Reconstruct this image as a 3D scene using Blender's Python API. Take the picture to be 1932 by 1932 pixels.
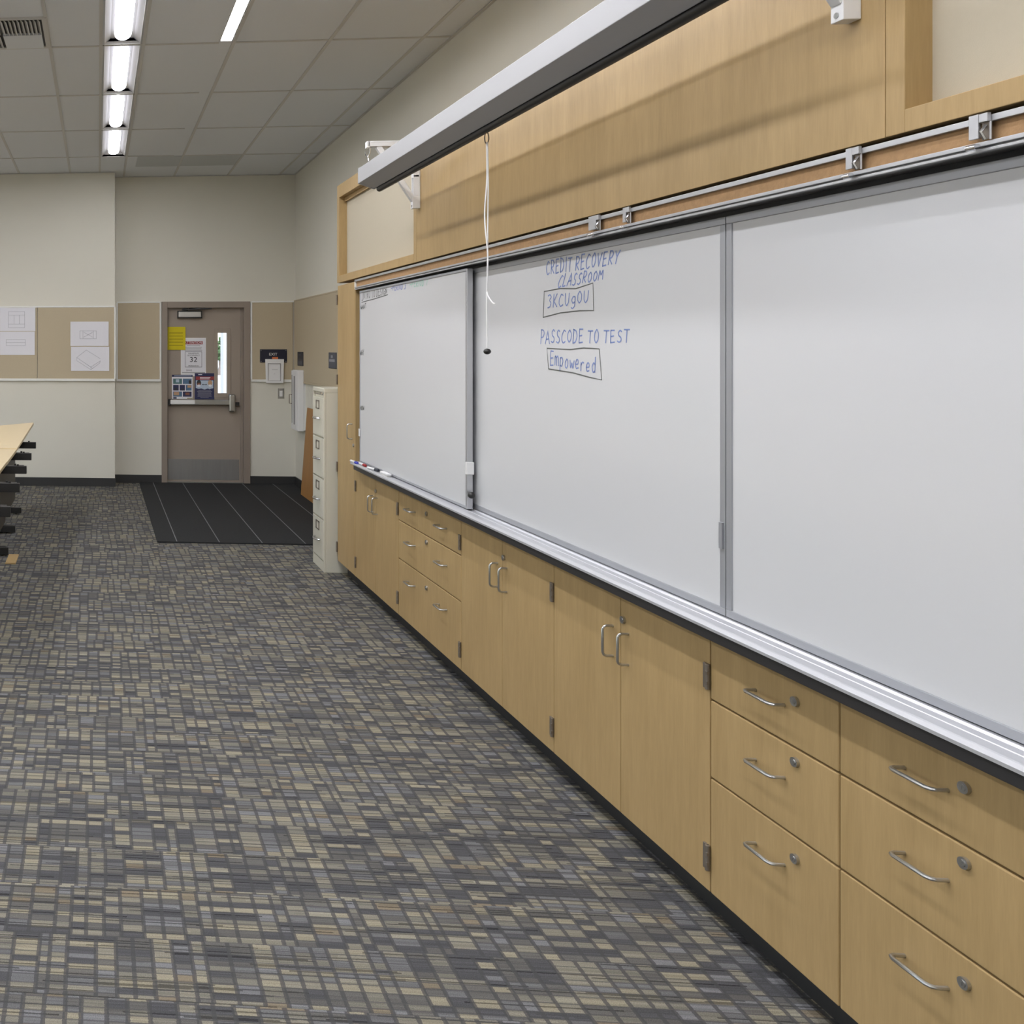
import bpy, bmesh, math, random
from mathutils import Vector, Matrix
random.seed(4)
for o in list(bpy.data.objects):
    bpy.data.objects.remove(o)
S = bpy.context.scene
COL = S.collection
R = math.radians

# ------------------------------------------------------------------ camera, world, exposure
cam_d = bpy.data.cameras.new('camera')
cam = bpy.data.objects.new('camera', cam_d)
COL.objects.link(cam)
cam.location = (0, 0, 1.66)
cam.rotation_euler = (R(90), 0, math.atan(144 / 1730))
cam_d.sensor_width = 36
cam_d.lens = 36 * 1730 / 1932
cam_d.shift_x = (966 - 41) / 1932
cam_d.shift_y = -(966 - 654) / 1932
cam_d.clip_start = 0.02
S.camera = cam

W = bpy.data.worlds.new('world')
S.world = W
W.use_nodes = True
wn = W.node_tree
bg = wn.nodes['Background']
sky = wn.nodes.new('ShaderNodeTexSky')
sky.sky_type = 'NISHITA'
sky.sun_elevation = R(48)
sky.sun_rotation = R(200)
sky.sun_disc = False
wn.links.new(sky.outputs[0], bg.inputs[0])
bg.inputs[1].default_value = 0.30

sun_d = bpy.data.lights.new('sun', 'SUN')
sun_d.energy = 2.6
sun_d.angle = R(0.6)
sun_d.color = (1, 0.96, 0.9)
sun = bpy.data.objects.new('sun', sun_d)
COL.objects.link(sun)
sun.rotation_euler = (R(42), 0, R(25))
sun.location = (3, 16, 12)

S.view_settings.view_transform = 'Standard'
S.view_settings.look = 'None'
S.view_settings.gamma = 1
S.view_settings.use_curve_mapping = False
S.view_settings.exposure = 1.12
try:
    S.cycles.use_denoising = True
    S.cycles.denoiser = 'OPENIMAGEDENOISE'
    S.cycles.max_bounces = 10
    S.cycles.diffuse_bounces = 6
    S.cycles.sample_clamp_indirect = 6
    S.cycles.caustics_reflective = False
    S.cycles.caustics_refractive = False
except Exception:
    pass

LENS_E = 18.0      # emission of the lenses of the ceiling row
OFF_E = 20.0       # emission of the two unseen rows added to light the room
WASH_E = 23.0      # emission of the narrow wall washer
EDGE_E = 0.55       # dim opal edge of the lenses

# ------------------------------------------------------------------ materials
def lin(c):
    return tuple((v / 255 / 12.92 if v / 255 <= 0.04045 else ((v / 255 + 0.055) / 1.055) ** 2.4) for v in c) + (1,)

class NT:
    def __init__(s, name):
        s.m = bpy.data.materials.new(name)
        s.m.use_nodes = True
        s.t = s.m.node_tree
        s.b = s.t.nodes['Principled BSDF']
    def n(s, typ, **kw):
        nd = s.t.nodes.new('ShaderNode' + typ)
        for k, v in kw.items():
            if k.startswith('i_'):
                k2 = k[2:]
                nd.inputs[int(k2) if k2.isdigit() else k2].default_value = v
            else:
                setattr(nd, k, v)
        return nd
    def l(s, a, b):
        s.t.links.new(a, b)
    def math(s, op, a, b=None, c=None):
        nd = s.n('Math', operation=op)
        for i, v in enumerate((a, b, c)):
            if v is None:
                continue
            if isinstance(v, (int, float)):
                nd.inputs[i].default_value = v
            else:
                s.l(v, nd.inputs[i])
        return nd.outputs[0]
    def mix(s, f, a, b, blend='MIX'):
        nd = s.n('Mix', data_type='RGBA', blend_type=blend)
        for i, v in ((0, f), (6, a), (7, b)):
            if isinstance(v, (int, float)):
                nd.inputs[i].default_value = v
            elif isinstance(v, tuple):
                nd.inputs[i].default_value = v
            else:
                s.l(v, nd.inputs[i])
        return nd.outputs[2]

def mat(name, rgb, rough=0.5, metal=0.0, spec=0.5, noise=0.0, nscale=30, stretch=None, bump=0.0, bscale=200, coat=0.0):
    q = NT(name)
    b = q.b
    b.inputs['Base Color'].default_value = lin(rgb)
    b.inputs['Roughness'].default_value = rough
    b.inputs['Metallic'].default_value = metal
    b.inputs['Specular IOR Level'].default_value = spec
    b.inputs['Coat Weight'].default_value = coat
    tc = q.n('TexCoord')
    if noise:
        src = tc.outputs['Object']
        if stretch:
            mp = q.n('Mapping')
            mp.inputs['Scale'].default_value = stretch
            q.l(src, mp.inputs[0])
            src = mp.outputs[0]
        nz = q.n('TexNoise', i_Scale=nscale, i_Detail=4.0)
        q.l(src, nz.inputs['Vector'])
        f = q.math('MULTIPLY_ADD', nz.outputs[0], 2 * noise, 1 - noise)
        cc = q.n('Combine' + 'Color')
        for i in range(3):
            q.l(f, cc.inputs[i])
        q.l(q.mix(1.0, lin(rgb), cc.outputs[0], 'MULTIPLY'), b.inputs['Base Color'])
    if bump:
        nb = q.n('TexNoise', i_Scale=bscale, i_Detail=3.0)
        q.l(tc.outputs['Object'], nb.inputs['Vector'])
        bp = q.n('Bump', i_Strength=bump, i_Distance=0.002)
        q.l(nb.outputs[0], bp.inputs['Height'])
        q.l(bp.outputs[0], b.inputs['Normal'])
    return q.m

def emis(name, rgb, e):
    q = NT(name)
    q.b.inputs['Base Color'].default_value = lin(rgb)
    q.b.inputs['Emission Color'].default_value = lin(rgb)
    q.b.inputs['Emission Strength'].default_value = e
    return q.m

def maple(name, base, dark):
    q = NT(name)
    tc = q.n('TexCoord')
    def nz(scale, sc, det, ro=.5):
        mp = q.n('Mapping')
        mp.inputs['Scale'].default_value = scale
        q.l(tc.outputs['Object'], mp.inputs[0])
        n_ = q.n('TexNoise', i_Scale=sc, i_Detail=det, i_Roughness=ro)
        q.l(mp.outputs[0], n_.inputs['Vector'])
        return n_.outputs[0]
    f = q.math('ADD', q.math('MULTIPLY', nz((3, 3, .8), 2.2, 3.0), .4), q.math('MULTIPLY', nz((26, 26, 2.2), 2.0, 4.0, .6), .38))
    f = q.math('ADD', f, q.math('MULTIPLY', nz((110, 110, 7), 2.5, 2.0), .22))
    rp = q.n('ValToRGB')
    rp.color_ramp.elements[0].position = 0.33
    rp.color_ramp.elements[0].color = lin(dark)
    rp.color_ramp.elements[1].position = 0.66
    rp.color_ramp.elements[1].color = lin(base)
    q.l(f, rp.inputs[0])
    q.l(rp.outputs[0], q.b.inputs['Base Color'])
    q.b.inputs['Roughness'].default_value = 0.42
    q.b.inputs['Specular IOR Level'].default_value = 0.35
    return q.m

CARPET_COLS = [(0, (78, 78, 80)), (0.27, (93, 92, 89)), (0.38, (115, 112, 103)), (0.46, (103, 103, 104)), (0.53, (127, 123, 111)),
               (0.62, (138, 132, 115)), (0.71, (115, 115, 117)), (0.78, (100, 98, 94)), (0.84, (122, 112, 96)), (0.89, (139, 135, 121))]

def carpet():
    q = NT('carpet')
    tc = q.n('TexCoord')
    sp = q.n('SeparateXYZ')
    q.l(tc.outputs['Object'], sp.inputs[0])
    # a slow wobble so that tufted edges are not ruler straight
    wob = q.n('TexNoise', i_Scale=160.0, i_Detail=2.0)
    q.l(tc.outputs['Object'], wob.inputs['Vector'])
    wv = q.math('MULTIPLY_ADD', wob.outputs[0], 0.006, -0.003)
    x = q.math('ADD', sp.outputs[0], wv)
    y = q.math('ADD', sp.outputs[1], q.math('MULTIPLY', wv, 0.6))
    def vor(w, feat):
        v = q.n('TexVoronoi', voronoi_dimensions='1D', feature=feat)
        v.inputs['Scale'].default_value = 1.0
        q.l(w, v.inputs['W'])
        return v
    def sep(c):
        s_ = q.n('SeparateColor')
        q.l(c, s_.inputs[0])
        return s_.outputs
    yb = q.math('DIVIDE', y, 0.2)
    band = sep(vor(yb, 'F1').outputs['Color'])
    xb = q.math('MULTIPLY_ADD', band[0], 57.0, q.math('DIVIDE', x, 0.054))
    colr = sep(vor(xb, 'F1').outputs['Color'])
    cgap = vor(xb, 'DISTANCE_TO_EDGE').outputs['Distance']
    ys = q.math('DIVIDE', y, 0.026)
    subr = sep(vor(ys, 'F1').outputs['Color'])
    rgap = vor(ys, 'DISTANCE_TO_EDGE').outputs['Distance']
    h = q.math('FRACT', q.math('MULTIPLY_ADD', subr[1], 7.13, q.math('MULTIPLY', colr[2], 5.3)))
    cell = q.math('ADD', q.math('MULTIPLY', subr[0], 0.38), q.math('MULTIPLY', h, 0.62))
    rp = q.n('ValToRGB')
    cr = rp.color_ramp
    cr.interpolation = 'CONSTANT'
    cols = CARPET_COLS
    cr.elements[0].color = lin(cols[0][1])
    cr.elements[1].position = cols[1][0]
    cr.elements[1].color = lin(cols[1][1])
    for p, c in cols[2:]:
        e = cr.elements.new(p)
        e.color = lin(c)
    q.l(cell, rp.inputs[0])
    # yarn rows running across the room
    yr = q.math('FLOOR', q.math('DIVIDE', y, 0.0048))
    wn_ = q.n('TexWhiteNoise', noise_dimensions='2D')
    cb = q.n('CombineXYZ')
    q.l(yr, cb.inputs[0])
    rowh = q.n('TexWhiteNoise', noise_dimensions='1D')
    q.l(yr, rowh.inputs['W'])
    q.l(q.math('FLOOR', q.math('MULTIPLY_ADD', rowh.outputs['Value'], 9.0, q.math('MULTIPLY', x, 2.6))), cb.inputs[1])
    q.l(cb.outputs[0], wn_.inputs['Vector'])
    yarn = q.math('MULTIPLY_ADD', wn_.outputs['Value'], 0.38, 0.83)
    dark = q.math('GREATER_THAN', wn_.outputs['Value'], 0.13)
    yarn = q.math('MULTIPLY', yarn, q.math('MULTIPLY_ADD', dark, 0.45, 0.55))
    fz = q.n('TexNoise', i_Scale=420.0, i_Detail=2.0)
    q.l(tc.outputs['Object'], fz.inputs['Vector'])
    yarn = q.math('MULTIPLY', yarn, q.math('MULTIPLY_ADD', fz.outputs[0], 1.3, 0.35))
    cc = q.n('CombineColor')
    for i in range(3):
        q.l(yarn, cc.inputs[i])
    c1 = q.mix(1.0, rp.outputs[0], cc.outputs[0], 'MULTIPLY')
    g1 = q.math('MULTIPLY', q.math('LESS_THAN', cgap, 0.11), 0.8)
    g2 = q.math('MULTIPLY', q.math('LESS_THAN', rgap, 0.1), 0.6)
    g = q.math('MAXIMUM', g1, g2)
    c2 = q.mix(g, c1, lin((73, 73, 74)))
    q.l(c2, q.b.inputs['Base Color'])
    q.b.inputs['Roughness'].default_value = 0.95
    q.b.inputs['Specular IOR Level'].default_value = 0.1
    bp = q.n('Bump', i_Strength=0.5, i_Distance=0.004)
    q.l(yarn, bp.inputs['Height'])
    q.l(bp.outputs[0], q.b.inputs['Normal'])
    return q.m

def glass():
    q = NT('door_glass')
    t = q.t
    tr = q.n('BsdfTransparent')
    gl = q.n('BsdfGlossy')
    gl.inputs['Roughness'].default_value = 0.02
    mx = q.n('MixShader')
    mx.inputs[0].default_value = 0.06
    q.l(tr.outputs[0], mx.inputs[1])
    q.l(gl.outputs[0], mx.inputs[2])
    q.l(mx.outputs[0], t.nodes['Material Output'].inputs[0])
    return q.m

M = {}
M['paint'] = mat('cream_wall_paint', (215, 212, 200), 0.85, noise=0.015, nscale=6, bump=0.08, bscale=300)
M['tack'] = mat('tan_vinyl_tackboard', (185, 172, 147), 0.8, noise=0.03, nscale=90, bump=0.15, bscale=500)
M['cream_panel'] = mat('cream_fabric_panel', (180, 171, 151), 0.85, noise=0.02, nscale=80, bump=0.15, bscale=600)
M['white_trim'] = mat('white_trim', (226, 226, 222), 0.5)
M['tile'] = mat('ceiling_tile', (215, 218, 222), 0.95, noise=0.03, nscale=160, bump=0.2, bscale=250)
M['grid'] = mat('ceiling_grid_metal', (194, 193, 190), 0.6)
M['grey_tile'] = mat('grey_ceiling_grille', (186, 190, 191), 0.8, noise=0.05, nscale=200)
M['carpet'] = carpet()
M['mat'] = mat('black_entry_mat', (44, 45, 46), 0.9, spec=0.2, noise=0.25, nscale=60, bump=0.5, bscale=250)
M['mat_line'] = mat('grey_mat_seam', (105, 106, 108), 0.8)
M['black_base'] = mat('black_rubber_base', (48, 48, 48), 0.5, noise=0.04, nscale=5)
M['black'] = mat('black_metal', (28, 27, 26), 0.45)
M['black_edge'] = mat('black_laminate_edge', (46, 45, 46), 0.35)
M['maple'] = maple('maple_veneer', (179, 152, 107), (160, 134, 91))
M['maple_top'] = mat('maple_laminate', (216, 197, 160), 0.35, noise=0.03, nscale=8, stretch=(1, 8, 8))
M['brown_ply'] = mat('brown_plywood', (166, 121, 68), 0.5, noise=0.15, nscale=5, stretch=(1, 3, 1))
M['tan_ply'] = mat('tan_plywood', (176, 148, 100), 0.6, noise=0.08, nscale=15)
M['alum'] = mat('brushed_aluminium', (196, 197, 200), 0.38, 0.75)
M['alum_tray'] = mat('satin_aluminium_tray', (205, 206, 210), 0.42, 0.6)
M['frame_grey'] = mat('grey_anodised_frame', (168, 170, 175), 0.45, 0.5)
M['steel'] = mat('stainless_steel', (190, 190, 188), 0.28, 0.95)
M['kick'] = mat('kick_plate_painted_sheen', (185, 184, 182), 0.25, 0.7, noise=0.12, nscale=3, stretch=(14, 1, 1))  # streaks in the colour stand in for reflections on the plate
M['hinge'] = mat('hinge_steel', (128, 119, 108), 0.4, 0.5)
M['chrome'] = mat('chrome', (225, 226, 230), 0.15, 1.0)
M['cork'] = mat('cork', (164, 130, 92), 0.85, noise=0.25, nscale=60, bump=0.5, bscale=150)
M['whiteboard'] = mat('whiteboard_enamel', (203, 204, 206), 0.22, spec=0.4)
M['screen_white'] = mat('white_enamel_case', (158, 158, 159), 0.4)
M['plastic_white'] = mat('white_plastic', (225, 225, 225), 0.4)
M['door_paint'] = mat('taupe_door_paint', (154, 142, 130), 0.5, noise=0.02, nscale=5)
M['frame_paint'] = mat('taupe_frame_paint', (142, 130, 119), 0.5)
M['file'] = mat('putty_enamel', (202, 199, 184), 0.4)
M['panel_dark'] = mat('dark_taupe_steel', (72, 66, 58), 0.5)
M['paper'] = mat('white_paper', (222, 222, 228), 0.8)
M['pencil'] = mat('pencil_line', (170, 170, 178), 0.8)
M['yellow'] = mat('yellow_paper', (206, 190, 20), 0.75)
M['yellow_ink'] = mat('olive_ink', (120, 104, 12), 0.75)
M['navy'] = mat('navy_plastic', (24, 26, 46), 0.4)
M['navy_print'] = mat('navy_print', (46, 48, 84), 0.7)
M['slate'] = mat('slate_grey_plastic', (66, 68, 80), 0.45)
M['charcoal'] = mat('charcoal_plastic', (44, 45, 52), 0.45)
M['sign_grey'] = mat('sign_grey', (150, 150, 158), 0.6)
M['red_print'] = mat('red_print', (150, 62, 62), 0.7)
M['blue_print'] = mat('blue_print', (84, 112, 142), 0.7)
M['teal_print'] = mat('teal_print', (84, 118, 122), 0.7)
M['pale_print'] = mat('pale_blue_print', (176, 190, 208), 0.7)
M['skin_print'] = mat('tan_print', (186, 150, 120), 0.7)
M['brown_print'] = mat('brown_print', (128, 84, 66), 0.7)
M['ink'] = mat('black_ink', (52, 52, 58), 0.7)
M['grey_ink'] = mat('grey_ink', (140, 138, 140), 0.7)
M['orange'] = mat('orange_tab', (214, 120, 70), 0.6)
M['marker_blue'] = mat('blue_marker_ink', (122, 140, 190), 0.6)
M['marker_black'] = mat('black_marker_ink', (96, 98, 96), 0.6)
M['marker_navy'] = mat('navy_marker_ink', (118, 126, 178), 0.6)
M['marker_green'] = mat('green_marker_ink', (138, 182, 164), 0.6)
M['cap_blue'] = mat('blue_cap', (56, 64, 170), 0.4)
M['cap_red'] = mat('red_cap', (150, 34, 34), 0.4)
M['cap_black'] = mat('black_cap', (40, 44, 54), 0.4)
M['lens'] = emis('lamp_lens', (249, 249, 254), LENS_E)
M['lens_off'] = emis('lamp_lens_added', (249, 249, 254), OFF_E)
M['lens_edge'] = emis('lamp_lens_edge', (249, 249, 254), EDGE_E)
M['wash'] = emis('washer_lens', (249, 249, 254), WASH_E)
M['trough'] = mat('white_reflector', (228, 228, 230), 0.6)
M['glass'] = glass()
M['concrete'] = mat('pale_concrete', (190, 187, 182), 0.9, noise=0.05, nscale=3)
M['stucco'] = mat('white_stucco', (206, 200, 190), 0.9)
M['leaf'] = mat('green_leaves', (52, 78, 40), 0.7, noise=0.3, nscale=8)
M['bark'] = mat('grey_bark', (110, 100, 90), 0.9)
M['window_frame'] = mat('window_frame', (150, 145, 135), 0.5)

# ------------------------------------------------------------------ mesh helpers
class MB:
    def __init__(s):
        s.bm = bmesh.new()
    def box(s, x0, x1, y0, y1, z0, z1):
        v = [s.bm.verts.new(p) for p in ((x0, y0, z0), (x1, y0, z0), (x1, y1, z0), (x0, y1, z0),
                                         (x0, y0, z1), (x1, y0, z1), (x1, y1, z1), (x0, y1, z1))]
        for f in ((3, 2, 1, 0), (4, 5, 6, 7), (0, 1, 5, 4), (1, 2, 6, 5), (2, 3, 7, 6), (3, 0, 4, 7)):
            s.bm.faces.new([v[i] for i in f])
        return s
    def hexa(s, bot, top):
        v = [s.bm.verts.new(p) for p in list(bot) + list(top)]
        for f in ((3, 2, 1, 0), (4, 5, 6, 7), (0, 1, 5, 4), (1, 2, 6, 5), (2, 3, 7, 6), (3, 0, 4, 7)):
            s.bm.faces.new([v[i] for i in f])
        return s
    def prism(s, prof, axis, a, b):
        """prof: 2D points in the two other axes (order x,y,z without axis)"""
        def p3(p, t):
            return {'x': (t, p[0], p[1]), 'y': (p[0], t, p[1]), 'z': (p[0], p[1], t)}[axis]
        A = [s.bm.verts.new(p3(p, a)) for p in prof]
        B = [s.bm.verts.new(p3(p, b)) for p in prof]
        n = len(prof)
        s.bm.faces.new(A)
        s.bm.faces.new(B[::-1])
        for i in range(n):
            s.bm.faces.new([A[i], B[i], B[(i + 1) % n], A[(i + 1) % n]])
        return s
    def tube(s, pts, r, n=10, cap=True):
        pts = [Vector(p) for p in pts]
        rings = []
        up = None
        for i, p in enumerate(pts):
            d = (pts[min(i + 1, len(pts) - 1)] - pts[max(i - 1, 0)]).normalized()
            if up is None:
                up = Vector((0, 0, 1)) if abs(d.z) < 0.9 else Vector((1, 0, 0))
            sx = d.cross(up).normalized()
            up = sx.cross(d).normalized()
            rr = r[i] if isinstance(r, (list, tuple)) else r
            rings.append([s.bm.verts.new(p + (sx * math.cos(t) + up * math.sin(t)) * rr)
                          for t in [2 * math.pi * k / n for k in range(n)]])
        for a, b in zip(rings, rings[1:]):
            for k in range(n):
                s.bm.faces.new([a[k], a[(k + 1) % n], b[(k + 1) % n], b[k]])
        if cap:
            s.bm.faces.new(rings[0][::-1])
            s.bm.faces.new(rings[-1])
        return s
    def cyl(s, c, axis, r, h, n=20, r2=None):
        d = {'x': Vector((1, 0, 0)), 'y': Vector((0, 1, 0)), 'z': Vector((0, 0, 1))}[axis]
        c = Vector(c)
        return s.tube([c, c + d * h], [r, r if r2 is None else r2], n)
    def ball(s, c, r, sz=1.0, seg=20):
        m = Matrix.Translation(c) @ Matrix.Diagonal((r, r, r * sz, 1))
        bmesh.ops.create_uvsphere(s.bm, u_segments=seg, v_segments=seg // 2, radius=1, matrix=m)
        return s
    def build(s, name, m, parent=None, bevel=0.0, smooth=False, seg=2):
        bm = s.bm
        bmesh.ops.recalc_face_normals(bm, faces=bm.faces)
        off = Vector((0, 0, 0))
        p = parent
        while p is not None:
            off += p.location
            p = p.parent
        if off.length:
            bmesh.ops.translate(bm, verts=bm.verts, vec=-off)
        me = bpy.data.meshes.new(name)
        bm.to_mesh(me)
        bm.free()
        me.materials.append(m)
        if smooth:
            for f in me.polygons:
                f.use_smooth = True
        o = bpy.data.objects.new(name, me)
        COL.objects.link(o)
        o.parent = parent
        if smooth:
            try:
                me.set_sharp_from_angle(angle=R(40))
            except Exception:
                pass
        if bevel:
            bv = o.modifiers.new('bevel', 'BEVEL')
            bv.width = bevel
            bv.segments = seg
            bv.limit_method = 'ANGLE'
            bv.harden_normals = False
        return o

def tag(o, label=None, cat=None, group=None, kind=None):
    for k, v in (('label', label), ('category', cat), ('group', group), ('kind', kind)):
        if v:
            o[k] = v
    return o

def empty(name, loc, label=None, cat=None, group=None, kind=None):
    o = bpy.data.objects.new(name, None)
    o.empty_display_size = 0.05
    o.location = loc
    COL.objects.link(o)
    return tag(o, label, cat, group, kind)

def bx(name, m, b, parent=None, bevel=0.0):
    return MB().box(*b).build(name, m, parent, bevel)

def rbox(mb, x0, x1, y0, y1, z0, z1):
    return mb.box(x0, x1, y0, y1, z0, z1)

def text_obj(name, body, m, size, loc, face, parent, width=None, extrude=0.0006, align='CENTER'):
    """lettering turned into a mesh; face 'y': on a wall facing -Y, face 'x': on a wall facing -X"""
    cu = bpy.data.curves.new(name, 'FONT')
    cu.body = body
    cu.size = size
    cu.extrude = extrude
    cu.align_x = align
    cu.align_y = 'CENTER'
    t = bpy.data.objects.new(name, cu)
    COL.objects.link(t)
    dg = bpy.context.evaluated_depsgraph_get()
    me = bpy.data.meshes.new_from_object(t.evaluated_get(dg))
    bpy.data.objects.remove(t)
    bpy.data.curves.remove(cu)
    w = max((v.co.x for v in me.vertices), default=0) - min((v.co.x for v in me.vertices), default=0)
    k = width / w if width and w > 0 else 1
    rot = Matrix(((1, 0, 0), (0, 0, -1), (0, 1, 0))) if face == 'y' else Matrix(((0, 0, -1), (-1, 0, 0), (0, 1, 0)))
    off = Vector((0, 0, 0))
    p = parent
    while p is not None:
        off += p.location
        p = p.parent
    for v in me.vertices:
        c = v.co.copy()
        c.x *= k
        v.co = rot @ c + Vector(loc) - off
    me.materials.clear()
    me.materials.append(m)
    me.name = name
    o = bpy.data.objects.new(name, me)
    COL.objects.link(o)
    o.parent = parent
    return o

# handwriting: strokes in a unit cell
G = {
 'A': [[(0, 0), (.45, 1), (.9, 0)], [(.2, .35), (.75, .4)]],
 'C': [[(.85, .85), (.5, 1), (.1, .6), (.1, .25), (.4, 0), (.85, .15)]],
 'D': [[(.1, 0), (.15, 1)], [(.0, 1), (.6, .9), (.85, .5), (.6, .1), (.05, 0)]],
 'E': [[(.15, 0), (.15, 1)], [(.1, 1), (.8, 1)], [(.15, .5), (.7, .55)], [(.1, 0), (.85, .05)]],
 'G': [[(.85, .85), (.5, 1), (.1, .6), (.15, .15), (.5, 0), (.85, .2), (.85, .45), (.5, .45)]],
 'H': [[(.1, 0), (.1, 1)], [(.85, 0), (.85, 1)], [(.1, .5), (.85, .5)]],
 'I': [[(.45, 0), (.45, 1)]],
 'J': [[(.1, 1), (.9, 1)], [(.45, 0), (.45, 1)], [(.1, 0), (.9, 0)]],
 'K': [[(.1, 0), (.15, 1)], [(.8, 1), (.2, .45), (.85, 0)]],
 'L': [[(.15, 1), (.1, 0), (.8, .05)]],
 'M': [[(.05, 0), (.15, 1), (.5, .4), (.85, 1), (.95, 0)]],
 'N': [[(.1, 0), (.15, 1), (.8, 0), (.85, 1)]],
 'O': [[(.5, 1), (.15, .75), (.12, .3), (.45, 0), (.8, .25), (.82, .7), (.5, 1)]],
 'P': [[(.12, 0), (.15, 1)], [(.05, 1), (.6, .98), (.8, .75), (.6, .5), (.15, .45)]],
 'R': [[(.12, 0), (.15, 1)], [(.05, 1), (.6, .98), (.8, .75), (.55, .5), (.15, .48), (.85, 0)]],
 'S': [[(.8, .85), (.5, 1), (.2, .8), (.3, .55), (.7, .4), (.75, .15), (.45, 0), (.1, .12)]],
 'T': [[(0, 1), (.95, 1)], [(.48, 1), (.45, 0)]],
 'U': [[(.12, 1), (.12, .3), (.4, 0), (.75, .25), (.82, 1)]],
 'V': [[(.05, 1), (.45, 0), (.85, 1)]],
 'W': [[(.0, 1), (.25, 0), (.5, .7), (.75, 0), (1, 1)]],
 'Y': [[(.05, 1), (.45, .5), (.9, 1)], [(.45, .5), (.42, 0)]],
 '3': [[(.1, .9), (.5, 1), (.8, .8), (.4, .55), (.8, .35), (.6, .05), (.1, 0)]],
 '7': [[(.05, 1), (.9, 1), (.55, 0)]],
 '-': [[(.1, .5), (.9, .55)]],
 'e': [[(.15, .3), (.75, .35), (.65, .62), (.35, .62), (.12, .3), (.35, .02), (.8, .12)]],
 'm': [[(.08, 0), (.1, .62)], [(.1, .5), (.3, .64), (.45, .45), (.46, 0)], [(.46, .5), (.7, .64), (.88, .45), (.9, 0)]],
 'p': [[(.15, -.3), (.15, .62)], [(.15, .55), (.55, .62), (.78, .35), (.5, .02), (.15, .1)]],
 'o': [[(.45, .62), (.15, .4), (.2, .08), (.5, 0), (.78, .25), (.7, .55), (.45, .62)]],
 'w': [[(.05, .62), (.25, 0), (.48, .5), (.72, 0), (.95, .62)]],
 'r': [[(.2, 0), (.2, .62)], [(.2, .4), (.5, .64), (.8, .58)]],
 'd': [[(.75, 1), (.78, 0)], [(.76, .5), (.45, .64), (.15, .35), (.4, 0), (.76, .12)]],
 'g': [[(.8, .62), (.45, .64), (.15, .35), (.45, .05), (.8, .2)], [(.8, .62), (.78, -.2), (.4, -.4), (.1, -.25)]],
}

def ribbon(mb, X, pts, w):
    """flat pen stroke through (Y, Z) points on a board facing -X"""
    n = len(pts)
    L, Rr = [], []
    for i in range(n):
        a = Vector(pts[max(i - 1, 0)])
        b = Vector(pts[min(i + 1, n - 1)])
        d = (b - a)
        if d.length < 1e-6:
            d = Vector((1, 0))
        d.normalize()
        nn = Vector((-d.y, d.x)) * w / 2
        p = Vector(pts[i])
        L.append(p + nn)
        Rr.append(p - nn)
    for i in range(n - 1):
        vs = [mb.bm.verts.new((X, q.x, q.y)) for q in (L[i], L[i + 1], Rr[i + 1], Rr[i])]
        mb.bm.faces.new(vs)

def write(mb, X, quad, s, w):
    """quad: bottom-left, bottom-right, top-right, top-left as (Y, Z)"""
    bl, br, tr, tl = [Vector(p) for p in quad]
    wd = [.5 if c in ' ' else .55 if c == 'I' else 1.0 for c in s]
    tot = sum(wd)
    acc = 0
    rn = random.Random(len(s) * 7 + 1)
    for i, ch in enumerate(s):
        dv, sl, hs = rn.uniform(-.05, .05), rn.uniform(-.03, .05), rn.uniform(.9, 1.04)
        for st in G.get(ch, []):
            pts = []
            dense = []
            for a, b in zip(st, st[1:]):
                for k in range(4):
                    t = k / 4
                    dense.append((a[0] + (b[0] - a[0]) * t, a[1] + (b[1] - a[1]) * t))
            dense.append(st[-1])
            if len(st) > 3:      # round the corners of the stroke
                dense = [dense[0]] + [((p[0] + 2 * q_[0] + r_[0]) / 4, (p[1] + 2 * q_[1] + r_[1]) / 4)
                                      for p, q_, r_ in zip(dense, dense[1:], dense[2:])] + [dense[-1]]
            for u, v in dense:
                uu = (acc + (u + sl * v) * .9 * wd[i] + .04) / tot
                vv = v * hs + dv
                pts.append(tuple((bl * (1 - uu) + br * uu) * (1 - vv) + (tl * (1 - uu) + tr * uu) * vv))
            ribbon(mb, X, pts, w)
        acc += wd[i]

# ------------------------------------------------------------------ room shell
XR, YB, ZC = 2.365, 11.25, 3.73      # right wall, back wall, ceiling
XL, YF = -7.2, -3.6
XF, XM, XLB = 1.741, 1.788, 1.747    # cabinet fronts, fixed boards, sliding board
ST = dict(kind='structure')

tag(MB().box(XL, XR + .2, YF, YB + .06, -.1, 0).build('floor', M['carpet']), **ST)

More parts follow.
